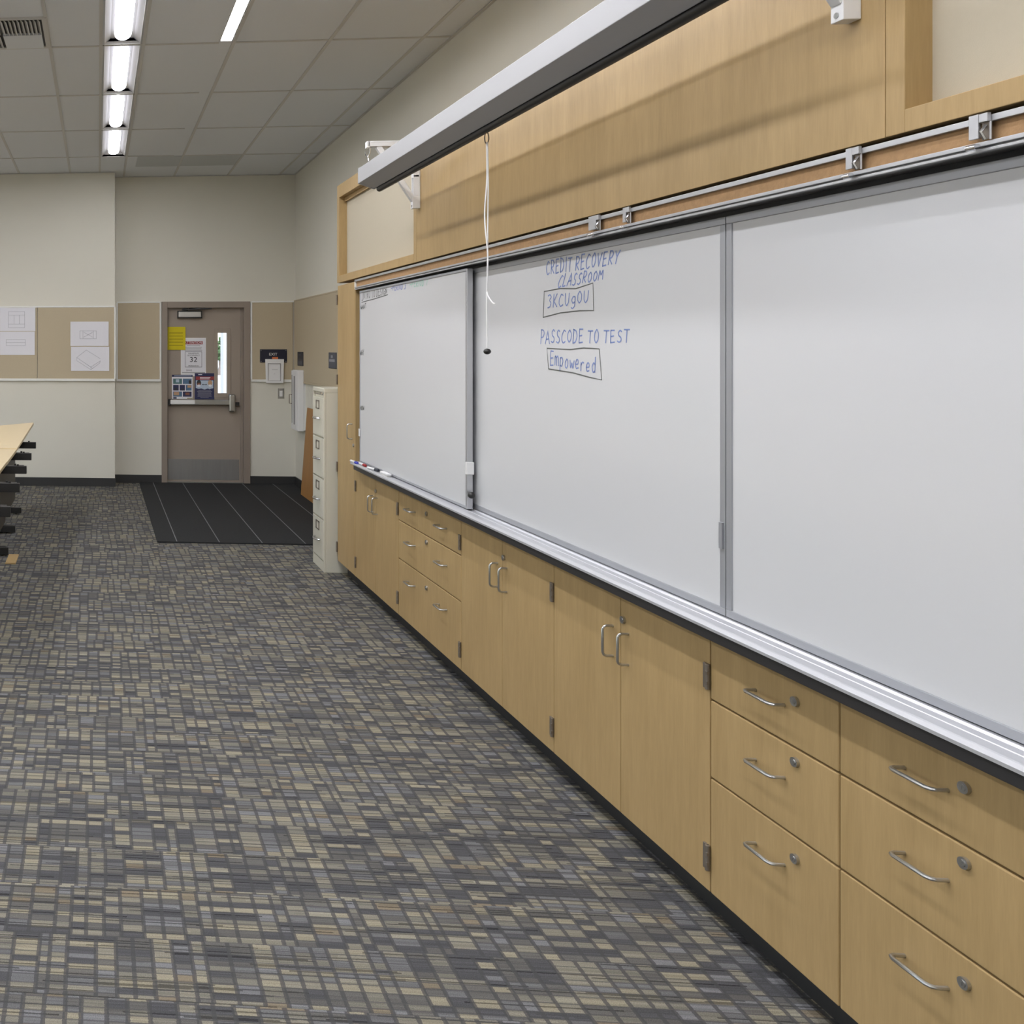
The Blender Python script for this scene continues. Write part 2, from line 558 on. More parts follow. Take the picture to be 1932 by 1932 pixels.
# right wall, front wall, left wall (with windows), back wall (with the door opening)
tag(bx('wall_right', M['paint'], (XR, XR + .15, YF, YB + .1, 0, ZC + .1)), **ST)
tag(bx('wall_front', M['paint'], (XL - .15, XR + .15, YF - .15, YF, 0, ZC + .1)), **ST)
m = MB()
wins = [(-2.4, -0.4), (0.4, 2.4), (3.2, 5.2), (6.0, 8.0)]
WZ0, WZ1 = 0.95, 2.15
ys = [YF] + [v for w_ in wins for v in w_] + [YB + .1]
for i in range(0, len(ys), 2):
    m.box(XL - .15, XL, ys[i], ys[i + 1], 0, ZC + .1)
for a, b in wins:
    m.box(XL - .15, XL, a, b, 0, WZ0)
    m.box(XL - .15, XL, a, b, WZ1, ZC + .1)
tag(m.build('wall_left', M['paint']), **ST)
for i, (a, b) in enumerate(wins):
    w_ = empty('window_%d' % (i + 1), (XL, a, WZ0), kind='structure')
    m = MB()
    m.box(XL - .1, XL - .04, a, a + .05, WZ0, WZ1).box(XL - .1, XL - .04, b - .05, b, WZ0, WZ1)
    m.box(XL - .1, XL - .04, a + .05, b - .05, WZ0, WZ0 + .05).box(XL - .1, XL - .04, a + .05, b - .05, WZ1 - .05, WZ1)
    m.box(XL - .1, XL - .04, (a + b) / 2 - .025, (a + b) / 2 + .025, WZ0 + .05, WZ1 - .05)
    m.build('frame', M['window_frame'], w_)
    bx('pane', M['glass'], (XL - .075, XL - .07, a + .05, b - .05, WZ0 + .05, WZ1 - .05), w_)

DX0, DX1, DZ1 = 0.77, 1.827, 2.205   # outside of the door frame
m = MB()
m.box(.2, DX0 + .03, YB, YB + .12, 0, ZC + .1).box(DX1 - .03, XR, YB, YB + .12, 0, ZC + .1)
m.box(DX0 + .03, DX1 - .03, YB, YB + .12, DZ1 - .03, ZC + .1)
m.box(XL, .2, 10.93, YB + .12, 0, ZC + .1)
tag(m.build('wall_back', M['paint']), **ST)

# ceiling with slots for the recessed lamp rows
SLOT_A = (.04, .29)
SLOT_B = (.82, .905)
ROWS_OFF = [(-2.98, -2.73), (-6.04, -5.79)]  # unseen lamp rows, added for their light
slots = sorted([(SLOT_A[0], SLOT_A[1], 10.02), (SLOT_B[0], SLOT_B[1], 6.3)] + [(a, b, 10.02) for a, b in ROWS_OFF])
m = MB()
x = XL
for a, b, ye in slots:
    m.box(x, a, YF, YB + .05, ZC, ZC + .02)
    m.box(a, b, ye, YB + .05, ZC, ZC + .02)
    x = b
m.box(x, XR + .02, YF, YB + .05, ZC, ZC + .02)
ceil = tag(m.build('ceiling', M['tile']), **ST)
m = MB()
gy = [10.03 - 1.2325 * k for k in range(12)]
gx = [.92, 1.56, 2.17, .31, .02, -.33, -.94, -1.55, -2.16, -2.71, -3.0, -3.6, -4.2, -4.8, -5.4]
for xx in gx:
    m.box(xx - .012, xx + .012, YF, YB, ZC - .005, ZC)
xs = [XL] + [v for a, b, _ in slots for v in (a, b)] + [XR]
for yy in gy:
    for i in range(0, len(xs), 2):
        m.box(xs[i], xs[i + 1], yy - .012, yy + .012, ZC - .0045, ZC - .0002)
m.box(.04, .29, 10.02, 10.05, ZC - .0045, ZC)
m.build('ceiling_grid', M['grid'], ceil)
# wall angle
m = MB()
m.box(XR - .022, XR, YF, YB, ZC - .008, ZC - .003).box(.2, XR, YB - .022, YB, ZC - .008, ZC - .003)
m.box(XL, .2, 10.908, 10.93, ZC - .008, ZC - .003)
m.build('wall_angle', M['grid'], ceil)
# roof above the ceiling void
tag(bx('trim_roof', M['tile'], (XL, XR, YF, YB, ZC + .1, ZC + .14)), **ST)

# baseboards
tag(bx('baseboard_left', M['black_base'], (XL, .206, 10.918, 10.93, 0, .1)), **ST)
m = MB()
m.box(.2, DX0, YB - .012, YB, 0, .1).box(DX1, XR, YB - .012, YB, 0, .1)
tag(m.build('baseboard_back', M['black_base']), **ST)
tag(bx('baseboard_right', M['black_base'], (XR - .012, XR, 7.3, YB - .012, 0, .1)), **ST)
tag(bx('trim_1', M['black_base'], (XF + .07, XF + .085, .52, 6.85, 0, .098)), **ST)   # toe kick of the cabinet run

# ------------------------------------------------------------------ lamps
def capsule(m, xc, y0, y1, r, z):
    n, e = 12, .15                       # bullet-shaped ends, longer than they are wide
    pts = [(xc + r * math.cos(t), y1 - e + e * math.sin(t)) for t in [math.pi * k / n for k in range(n + 1)]]
    pts += [(xc - r * math.cos(t), y0 + e - e * math.sin(t)) for t in [math.pi * k / n for k in range(n + 1)]]
    m.prism(pts, 'z', z, z + .02)

def trough_light(x0, x1, y0, y1, label, group=None, lens_m=None):
    t = empty('ceiling_light', ((x0 + x1) / 2, y0, ZC), label, 'ceiling light', group)
    m = MB()
    h = .045
    xi0, xi1 = x0 + .045, x1 - .045
    zt = ZC + h
    # concave reflector: two sloping sides, flat top, sloped ends
    for pts in (((x0, y0, ZC), (x0, y1, ZC), (xi0, y1, zt), (xi0, y0, zt)),
                ((x1, y1, ZC), (x1, y0, ZC), (xi1, y0, zt), (xi1, y1, zt)),
                ((xi0, y0, zt), (xi0, y1, zt), (xi1, y1, zt), (xi1, y0, zt)),
                ((x0, y0, ZC), (xi0, y0, zt), (xi1, y0, zt), (x1, y0, ZC)),
                ((x0, y1, ZC), (x1, y1, ZC), (xi1, y1, zt), (xi0, y1, zt))):
        m.bm.faces.new([m.bm.verts.new(p) for p in pts])
    m.build('reflector', M['trough'], t)
    m = MB()
    m.box(x0, x1, y0 - .015, y0 + .015, ZC - .003, ZC + .02)
    m.box(x0, x0 + .004, y0, y1, ZC - .004, ZC + .01).box(x1 - .004, x1, y0, y1, ZC - .004, ZC + .01)
    m.build('frame', M['grid'], t)
    m = MB()
    capsule(m, (x0 + x1) / 2, y0 + .05, y1 - .07, .056, ZC + .006)
    ln = m.build('lens', lens_m or M['lens'], t)
    ln.data.materials.append(M['lens_edge'])
    for f in ln.data.polygons:
        if f.normal.z > -.5:
            f.material_index = 1
    return t

ye = 10.02
names = ['recessed linear ceiling light at the far end of the row, nearest the door wall',
         'second recessed linear ceiling light from the door wall in the row',
         'third recessed linear ceiling light from the door wall, beside the narrow wall washer end',
         'recessed linear ceiling light beside the air vent, cut by the top of the photo']
for k in range(4):
    y1 = ye - 1.2325 * k
    trough_light(SLOT_A[0], SLOT_A[1], y1 - 1.2325, y1, names[k], 'recessed lights in one row')
y1 = ye - 1.2325 * 4
trough_light(SLOT_A[0], SLOT_A[1], YF + .4, y1, 'long recessed ceiling light continuing the row above the camera')
bx('filler', M['tile'], (SLOT_A[0], SLOT_A[1], YF, YF + .4, ZC, ZC + .02), ceil)
for i, (a, b) in enumerate(ROWS_OFF):
    trough_light(a, b, YF + .4, 10.02, ['added unseen ceiling light row over the middle of the room',
                                       'added unseen ceiling light row along the window side'][i], None, M['lens_off'])
    bx('filler', M['tile'], (a, b, YF, YF + .4, ZC, ZC + .02), ceil)
t = empty('wall_washer_light', (.86, 6.3, ZC), 'narrow linear ceiling light running parallel to the whiteboards', 'ceiling light')
bx('lens', M['wash'], (SLOT_B[0] + .008, SLOT_B[1] - .008, .2, 6.292, ZC + .008, ZC + .02), t)
m = MB()
m.box(SLOT_B[0], SLOT_B[0] + .006, .2, 6.3, ZC - .003, ZC + .04).box(SLOT_B[1] - .006, SLOT_B[1], .2, 6.3, ZC - .003, ZC + .04)
m.box(SLOT_B[0], SLOT_B[1], 6.294, 6.3, ZC - .003, ZC + .04).box(SLOT_B[0], SLOT_B[1], .19, .2, ZC - .003, ZC + .04)
m.build('frame', M['grid'], t)
bx('filler', M['tile'], (SLOT_B[0], SLOT_B[1], YF, .19, ZC, ZC + .02), ceil)

# air vent: louvres in one half-tile, blank plate with an edge
v = empty('air_vent', (-.62, 6.03, ZC), 'square white ceiling air vent with angled louvres at top left', 'air vent')
vx0, vx1, vy0, vy1 = -.935, -.325, 5.74, 6.31
m = MB()
m.box(vx0, vx1, vy0, vy0 + .022, ZC - .012, ZC).box(vx0, vx1, vy1 - .022, vy1, ZC - .012, ZC)
m.box(vx0, vx0 + .022, vy0 + .022, vy1 - .022, ZC - .012, ZC).box(vx1 - .03, vx1, vy0 + .022, vy1 - .022, ZC - .012, ZC)
m.build('frame', M['grid'], v)
bx('duct', M['black'], (vx0 + .022, vx1 - .03, vy0 + .022, vy1 - .022, ZC - .002, ZC - .0005), v)
for (a, b, c, d, n, ang) in ((vx1 - .3, vx1 - .035, vy0 + .03, vy0 + .27, 10, .55), (vx0 + .03, vx1 - .31, vy0 + .3, vy1 - .03, 9, .55)):
    m = MB()
    for k in range(n):
        xa = a + (b - a) * k / n
        st = (b - a) / n
        m.hexa([(xa, c, ZC - .004), (xa + .004, c, ZC - .004), (xa + .004, d, ZC - .004), (xa, d, ZC - .004)],
               [(xa + st * ang, c, ZC - .022), (xa + st * ang + .006, c, ZC - .022), (xa + st * ang + .006, d, ZC - .022), (xa + st * ang, d, ZC - .022)])
    m.build('louvre', M['grid'], v)
m = MB()
for k in range(14):
    yy = vy0 + .03 + k * .018
    m.box(vx0 + .03, vx1 - .315, yy, yy + .006, ZC - .018, ZC - .004)
m.build('louvre', M['grid'], v)
bx('blank_plate', M['tile'], (vx1 - .3, vx1 - .045, vy0 + .285, vy1 - .024, ZC - .02, ZC - .004), v)

for (a, b, lab) in ((.43, .91, 'grey perforated ceiling grille near the door wall, left of the pair'),
                    (.935, 1.545, 'grey perforated ceiling grille near the door wall, right of the pair')):
    g_ = bx('ceiling_grille', M['grey_tile'], (a, b, 10.05, 10.61, ZC - .004, ZC))
    tag(g_, lab, 'ceiling grille', 'grey grilles in the ceiling')

# ------------------------------------------------------------------ door
YD = 11.30
d = empty('door_1', ((DX0 + DX1) / 2, YB, 0), kind='structure')
m = MB()
m.box(DX0, DX0 + .07, YB - .02, YB + .14, 0, DZ1).box(DX1 - .075, DX1, YB - .02, YB + .14, 0, DZ1)
m.box(DX0 + .07, DX1 - .075, YB - .02, YB + .14, 2.13, DZ1)
m.box(DX1 - .105, DX1 - .075, YD - .012, YB + .14, 0, 2.13)     # door stop
m.build('door_frame', M['frame_paint'], d, .003)
LX0, LX1 = DX0 + .072, DX1 - .107
gx0, gx1, gz0, gz1 = 1.45, 1.558, 1.094, 1.827
m = MB()
m.box(LX0, gx0, YD, YD + .045, .016, 2.1299).box(gx1, LX1, YD, YD + .045, .016, 2.1299)
m.box(gx0, gx1, YD, YD + .045, .016, gz0).box(gx0, gx1, YD, YD + .045, gz1, 2.1299)
m.build('door_leaf', M['door_paint'], d)
m = MB()
m.box(gx0 - .045, gx0, YD - .008, YD, gz0 - .05, gz1 + .05).box(gx1, gx1 + .045, YD - .008, YD, gz0 - .05, gz1 + .05)
m.box(gx0, gx1, YD - .008, YD, gz0 - .05, gz0).box(gx0, gx1, YD - .008, YD, gz1, gz1 + .05)
m.build('window_bead', M['door_paint'], d, .002)
bx('window_pane', M['glass'], (gx0, gx1, YD + .02, YD + .026, gz0, gz1), d)
bx('kick_plate', M['kick'], (LX0 + .005, LX1 - .015, YD - .004, YD, .04, .29), d)
bx('threshold', M['steel'], (DX0 + .07, DX1 - .075, YB - .01, YB + .14, 0, .014), d)
# panic bar
pb = bx('push_bar', M['steel'], (.885, 1.6, YD - .075, YD - .004, .955, 1.015), d, .006)
bx('end_cap', M['black'], (.852, .885, YD - .07, YD - .002, .945, 1.02), pb, .004)
bx('bar_strip', M['plastic_white'], (.875, 1.165, YD - .079, YD - .0755, .965, 1.015), pb)  # thin white strip along the left part of the bar
m = MB()
m.box(1.575, 1.65, YD - .085, YD - .002, .87, 1.085)
m.build('latch_case', M['steel'], pb, .02, seg=4)
bx('strike', M['black'], (1.65, 1.70, YD - .05, YD - .002, .945, .985), pb)
# closer
cl = bx('door_closer', M['steel'], (.975, 1.245, YD - .055, YD - .001, 2.015, 2.085), d, .006)
bx('cover', M['black'], (.962, 1.258, YD - .045, YD - .0015, 2.005, 2.094), cl)
m = MB()
m.box(1.02, 1.09, YD - .05, YD - .02, 2.095, 2.125)
m.tube([(1.05, YD - .05, 2.11), (1.36, YD - .12, 2.118)], .008).tube([(1.36, YD - .12, 2.118), (1.1, YD - .03, 2.122)], .007)
m.build('arm', M['black'], cl)

# notices on the door
YN = YD - .0012
y_ = empty('yellow_notice', (.953, YN, 1.62), 'yellow sheet with dark lines taped over the edge of the door', 'notice')
m = MB()
m.box(.83, 1.06, YN - .011, YN - .0095, 1.62, 1.90)
m.build('sheet', M['yellow'], y_)
m = MB()
for k in range(5):
    m.box(.865, 1.03, YN - .0116, YN - .011, 1.672 + k * .038, 1.678 + k * .038)
m.build('printed_lines', M['yellow_ink'], y_)

a_ = empty('occupancy_notice', (1.157, YN, 1.33), 'white ATTENTION notice giving a maximum occupancy of 32 in a clear sleeve', 'notice')
bx('sheet', M['paper'], (1.017, 1.30, YN - .004, YN - .001, 1.335, 1.755), a_)
bx('sleeve', M['trough'], (1.005, 1.308, YN - .001, YN, 1.30, 1.768), a_)
bx('printed_banner', M['red_print'], (1.04, 1.268, YN - .0046, YN - .004, 1.688, 1.727), a_)
text_obj('lettering', 'ATTENTION', M['paper'], .042, (1.154, YN - .0052, 1.708), 'y', a_, .21)
m = MB()
for k, w in enumerate((.21, .19, .2, .16)):
    m.box(1.157 - w / 2, 1.157 + w / 2, YN - .0045, YN - .004, 1.613 + k * .018, 1.619 + k * .018)
m.build('printed_lines', M['grey_ink'], a_)
m = MB()
bxs = (1.055, 1.26, 1.41, 1.595)
m.box(bxs[0], bxs[1], YN - .0045, YN - .004, bxs[2], bxs[2] + .004).box(bxs[0], bxs[1], YN - .0045, YN - .004, bxs[3], bxs[3] + .004)
m.box(bxs[0], bxs[0] + .004, YN - .0045, YN - .004, bxs[2], bxs[3]).box(bxs[1] - .004, bxs[1], YN - .0045, YN - .004, bxs[2], bxs[3])
m.box(1.02, 1.297, YN - .0045, YN - .004, 1.34, 1.346)
m.build('printed_frame', M['ink'], a_)
for s_, z_, h_, w_ in (('MAXIMUM', 1.576, .024, .12), ('OCCUPANCY', 1.552, .024, .15), ('32', 1.50, .085, .085), ('PERSONS', 1.425, .022, .12)):
    text_obj('lettering', s_, M['ink'], h_, (1.157, YN - .005, z_), 'y', a_, w_)
m = MB()
m.box(1.075, 1.08, YN - .0045, YN - .004, 1.36, 1.384).box(1.128, 1.133, YN - .0045, YN - .004, 1.36, 1.384).box(1.085, 1.123, YN - .0045, YN - .004, 1.37, 1.375)
m.build('printed_emblem', M['ink'], a_)

h_ = empty('hygiene_poster', (1.023, YN, 1.02), 'white poster of seven small blue pictures on the push bar', 'poster')
bx('sheet', M['paper'], (.897, 1.147, YN - .004, YN - .002, 1.022, 1.317), h_)
bx('printed_banner', M['navy_print'], (.897, 1.147, YN - .0046, YN - .004, 1.292, 1.317), h_)
bx('printed_title', M['pale_print'], (.925, 1.135, YN - .005, YN - .0046, 1.300, 1.307), h_)
pics = [(.912, 1.02, 1.205, 1.27, 'teal_print'), (1.03, 1.135, 1.205, 1.27, 'blue_print'),
        (.912, .98, 1.125, 1.193, 'navy_print'), (.99, 1.055, 1.125, 1.193, 'navy_print'), (1.066, 1.135, 1.125, 1.193, 'blue_print'),
        (.912, 1.02, 1.05, 1.113, 'blue_print'), (1.03, 1.135, 1.05, 1.113, 'navy_print')]
for (a, b, c, e, k) in pics:
    bx('printed_picture', M[k], (a, b, YN - .0045, YN - .004, c, e), h_)
for (a, b, c, e, k) in ((.945, .985, 1.225, 1.262, 'pale_print'), (1.1, 1.13, 1.205, 1.25, 'ink'), (.93, .965, 1.13, 1.16, 'ink'),
                        (1.01, 1.04, 1.13, 1.15, 'ink'), (1.085, 1.13, 1.16, 1.188, 'skin_print'), (.92, .985, 1.068, 1.108, 'skin_print'),
                        (1.06, 1.11, 1.07, 1.1, 'brown_print'), (.914, .955, 1.026, 1.044, 'navy_print'), (1.08, 1.145, 1.026, 1.036, 'yellow_ink')):
    bx('printed_shape', M[k], (a, b, YN - .005, YN - .0045, c, e), h_)

n_ = empty('distancing_poster', (1.29, YN, 1.02), 'navy poster of two masked faces with a double arrow between them', 'poster')
bx('sheet', M['navy_print'], (1.172, 1.408, YN - .006, YN - .0045, 1.02, 1.337), n_)
bx('printed_banner', M['red_print'], (1.185, 1.405, YN - .0066, YN - .006, 1.256, 1.297), n_)
m = MB()
m.box(1.235, 1.36, YN - .0072, YN - .0066, 1.28, 1.289).box(1.235, 1.35, YN - .0072, YN - .0066, 1.263, 1.272)
m.box(1.215, 1.262, YN - .0065, YN - .006, 1.316, 1.325)
m.build('printed_title', M['paper'], n_)
m = MB()
m.prism([(1.185, 1.25), (1.395, 1.25), (1.395, 1.155), (1.37, 1.15), (1.35, 1.142), (1.33, 1.152), (1.29, 1.138), (1.25, 1.152), (1.22, 1.146), (1.185, 1.158)], 'y', YN - .0066, YN - .006)
m.build('printed_picture', M['pale_print'], n_)
def disc(cx, cz, rx, rz, y0, y1, k, nm='printed_shape', lo=0, hi=2 * math.pi):
    m = MB()
    m.prism([(cx + rx * math.cos(lo + (hi - lo) * i / 18), cz + rz * math.sin(lo + (hi - lo) * i / 18)) for i in range(18)], 'y', y0, y1)
    m.build(nm, M[k], n_)
disc(1.222, 1.218, .027, .036, YN - .0071, YN - .0066, 'ink')
disc(1.222, 1.197, .02, .025, YN - .0076, YN - .0071, 'brown_print')
disc(1.222, 1.185, .019, .014, YN - .0081, YN - .0076, 'paper')
disc(1.357, 1.22, .026, .034, YN - .0071, YN - .0066, 'skin_print')
disc(1.357, 1.187, .019, .014, YN - .0081, YN - .0071, 'paper')
m = MB()
m.box(1.268, 1.312, YN - .0071, YN - .0066, 1.196, 1.202)
m.prism([(1.26, 1.199), (1.274, 1.209), (1.274, 1.189)], 'y', YN - .0071, YN - .0066).prism([(1.32, 1.199), (1.306, 1.189), (1.306, 1.209)], 'y', YN - .0071, YN - .0066)
m.build('printed_arrow', M['ink'], n_)
m = MB()
for k, w in enumerate((.15, .18, .165, .16, .165, .165, .17, .1)):
    m.box(1.29 - w / 2, 1.29 + w / 2, YN - .0065, YN - .006, 1.128 - k * .0125, 1.1315 - k * .0125)
m.build('printed_lines', M['sign_grey'], n_)

# ------------------------------------------------------------------ tack boards and wall fittings
def tackboard(x0, x1, yw, z0, z1, label, seams=(), edge_l=True, edge_r=True):
    t = empty('tack_board', ((x0 + x1) / 2, yw, z0), label, 'tack board')
    cuts = [x0] + list(seams) + [x1]
    for a, b in zip(cuts, cuts[1:]):
        bx('panel', M['tack'], (a + (.003 if a != x0 else 0), b - (.003 if b != x1 else 0), yw - .018, yw, z0, z1), t, .002)
    m = MB()
    m.box(x0 - .012, x1 + .012, yw - .024, yw, z1, z1 + .018).box(x0 - .012, x1 + .012, yw - .026, yw, z0 - .03, z0)
    if edge_l:
        m.box(x0 - .02, x0, yw - .024, yw, z0, z1)
    if edge_r:
        m.box(x1, x1 + .02, yw - .024, yw, z0, z1)
    m.build('frame', M['white_trim'], t, .003)
    return t
tackboard(-1.9, .19, 10.93, 1.28, 2.125, 'wide tan tack board with four pinned drawings left of the door', (-.72,), False, True)
tackboard(.24, .745, YB, 1.265, 2.19, 'narrow tan tack board between the wall corner and the door frame')
tackboard(1.85, 2.328, YB, 1.265, 2.19, 'tan tack board right of the door behind the EXIT sign', (), True, False)
t = empty('tack_board', (2.345, 9.3, 1.25), 'tan tack board on the right wall above the filing cabinet', 'tack board')
bx('panel', M['tack'], (2.345, XR, 7.0, YB - .02, 1.26, 2.2), t, .002)
m = MB()
m.box(2.342, XR, 7.0, YB - .02, 2.2, 2.216).box(2.34, XR, 7.0, YB - .02, 1.238, 1.26)
m.build('frame', M['tack'], t, .002)

def drawing(x0, x1, z0, z1, label, lines, tilt=0.0):
    yw = 10.912
    t = empty('pencil_drawing', ((x0 + x1) / 2, yw, z0), label, 'drawing', 'pencil drawings on the tack board')
    m = MB()
    n = 8
    for i in range(n):                       # sheet slightly bowed away from the board
        a, b = x0 + (x1 - x0) * i / n, x0 + (x1 - x0) * (i + 1) / n
        f = lambda u: -.002 - .006 * (2 * u - 1) ** 4
        ya, yb = yw + f(i / n), yw + f((i + 1) / n)
        m.hexa([(a, ya - .0008, z0), (b, yb - .0008, z0), (b, yb, z0), (a, ya, z0)],
               [(a, ya - .0008, z1), (b, yb - .0008, z1), (b, yb, z1), (a, ya, z1)])
    m.build('sheet', M['paper'], t)
    m = MB()
    for (a, b) in lines:
        p = Vector((x0 + (x1 - x0) * a[0], yw - .0042, z0 + (z1 - z0) * a[1]))
        q = Vector((x0 + (x1 - x0) * b[0], yw - .0042, z0 + (z1 - z0) * b[1]))
        m.tube([p, q], .0016, 4)
    m.build('pencil_lines', M['pencil'], t)
    return t
def rect(a, b, c, d_):
    return [((a, c), (b, c)), ((b, c), (b, d_)), ((b, d_), (a, d_)), ((a, d_), (a, c))]
tb = rect(.93, .97, .05, .95)
drawing(-1.17, -.745, 1.845, 2.128, 'upper left pencil drawing of a gridded square plan at the photo edge', rect(.24, .70, .15, .82) + [((.24, .68), (.70, .68)), ((.24, .30), (.70, .30)), ((.4, .3), (.4, .68)), ((.55, .3), (.55, .68))] + tb)
drawing(-1.17, -.752, 1.56, 1.84, 'lower left pencil drawing of a long flat rectangle at the photo edge', rect(.18, .73, .40, .66) + [((.18, .53), (.73, .53))] + tb)
drawing(-.327, .125, 1.668, 1.957, 'upper right pencil drawing with a small crossed rectangle', rect(.25, .68, .3, .62) + [((.35, .36), (.58, .56)), ((.35, .56), (.58, .36)), ((.33, .3), (.33, .62)), ((.6, .3), (.6, .62))] + tb)
drawing(-.32, .132, 1.372, 1.66, 'lower right pencil drawing of a box in slanted view', [((.15, .42), (.52, .05)), ((.15, .55), (.52, .16)), ((.15, .42), (.15, .55)), ((.52, .05), (.52, .16)), ((.52, .05), (.75, .32)), ((.52, .16), (.77, .42)), ((.75, .32), (.77, .42)), ((.15, .55), (.4, .86)), ((.4, .86), (.77, .5)), ((.2, .5), (.55, .12))] + tb)

e_ = empty('exit_sign', (2.1, YB - .02, 1.47), 'dark navy EXIT sign on the tack board right of the door', 'sign')
bx('plate', M['navy'], (1.94, 2.259, YB - .027, YB - .019, 1.469, 1.628), e_, .006)
text_obj('lettering', 'EXIT', M['white_trim'], .045, (2.095, YB - .0275, 1.567), 'y', e_, .095)
for px_, pz_ in ((1.953, 1.482), (2.246, 1.482), (1.953, 1.615), (2.246, 1.615)):
    MB().cyl((px_, YB - .029, pz_), 'y', .004, .003, 8).build('screw', M['steel'], e_)
p_ = empty('plan_holder', (2.11, YB - .03, 1.23), 'white clear-fronted holder with a floor plan under the EXIT sign', 'document holder')
m = MB()
m.hexa([(2.01, YB - .05, 1.222), (2.213, YB - .05, 1.222), (2.213, YB - .028, 1.222), (2.01, YB - .028, 1.222)],
       [(2.0, YB - .038, 1.51), (2.222, YB - .038, 1.51), (2.222, YB - .028, 1.51), (2.0, YB - .028, 1.51)])
m.build('holder', M['plastic_white'], p_, .004)
m = MB()
for (a, b, c, e) in ((2.03, 2.035, 1.25, 1.46), (2.175, 2.18, 1.25, 1.455), (2.03, 2.18, 1.455, 1.46), (2.045, 2.18, 1.25, 1.254), (2.08, 2.145, 1.385, 1.388), (2.1, 2.115, 1.33, 1.333)):
    m.box(a, b, YB - .051 + (c - 1.222) * .02, YB - .0475, c, e)
m.build('floor_plan_lines', M['grey_ink'], p_)
bx('tab', M['orange'], (2.084, 2.152, YB - .034, YB - .027, 1.505, 1.535), p_)
s_ = empty('light_switch', (2.19, YB, 1.1), 'steel-plated light switch on the wall below the plan holder', 'light switch')
bx('plate', M['steel'], (2.155, 2.23, YB - .006, YB, 1.035, 1.158), s_, .002)
bx('rocker', M['plastic_white'], (2.175, 2.21, YB - .01, YB - .006, 1.06, 1.13), s_, .002)

def wall_sign(y0, y1, z0, z1, body, label, bits, words=()):
    t = empty('wall_sign', (2.345, (y0 + y1) / 2, z0), label, 'sign')
    bx('plate', M[body], (2.337, 2.345, y0, y1, z0, z1), t, .004)
    for (a, b, c, e, k) in bits:
        bx('printed_block', M[k], (2.336, 2.3372, y1 + (y0 - y1) * b, y1 + (y0 - y1) * a, z0 + (z1 - z0) * c, z0 + (z1 - z0) * e), t)
    return t
wall_sign(10.73, 11.02, 1.437, 1.6, 'charcoal', 'charcoal sign on the right wall above the extinguisher cabinet',
          [(.2, .7, .72, .84, 'slate'), (.2, .7, .5, .53, 'slate'), (.2, .7, .44, .47, 'slate'), (.15, .85, .1, .34, 'slate')])
wall_sign(9.26, 9.56, 1.44, 1.602, 'slate', 'slate grey sign with pale square and bar beside the tall maple cabinet',
          [(.33, .58, .66, .82, 'sign_grey'), (.12, .82, .42, .58, 'sign_grey')])

x_ = empty('extinguisher_cabinet', (2.3, 10.85, .69), 'white fire extinguisher cabinet with narrow window on the right wall', 'extinguisher cabinet')
bx('case', M['plastic_white'], (2.275, 2.344, 10.71, 11.0, .69, 1.39), x_, .006)
bx('door_panel', M['plastic_white'], (2.262, 2.275, 10.715, 10.995, .70, 1.38), x_, .003)
bx('glazing', M['grey_ink'], (2.2605, 2.262, 10.80, 10.86, .76, 1.32), x_)
m = MB()
m.box(2.2595, 2.262, 10.945, 10.955, .77, 1.33)
m.build('gap', M['ink'], x_)
m = MB()
m.tube([(2.262, 10.975, 1.1), (2.235, 10.975, 1.1), (2.235, 10.975, .995), (2.262, 10.975, .995)], .005, 8)
m.build('handle', M['hinge'], x_)
bx('back_box', M['plastic_white'], (2.34, XR, 10.72, 10.99, .70, 1.24), x_)

# board leaning on the wall
m = MB()
m.hexa([(2.25, 8.6, .0135), (2.268, 8.6, .0135), (2.268, 10.44, .0135), (2.25, 10.44, .0135)],
       [(2.32, 8.6, .98), (2.338, 8.6, .98), (2.338, 10.44, .98), (2.32, 10.44, .98)])
tag(m.build('plywood_board', M['brown_ply'], None, .002), 'brown plywood board leaning on the wall behind the filing cabinet', 'board')

# entry mat
e_ = empty('entry_mat', (1.4, 9.5, 0), 'large black ribbed entry mat in front of the door', 'mat')
m = MB()
m.box(.5, 2.345, 7.83, YB - .013, .0005, .012)
m.build('rubber', M['mat'], e_)
m = MB()
for xx in (.665, 1.02, 1.375, 1.73, 2.09):
    m.box(xx - .004, xx + .004, 7.84, YB - .03, .0115, .0128)
m.build('seam', M['mat_line'], e_)

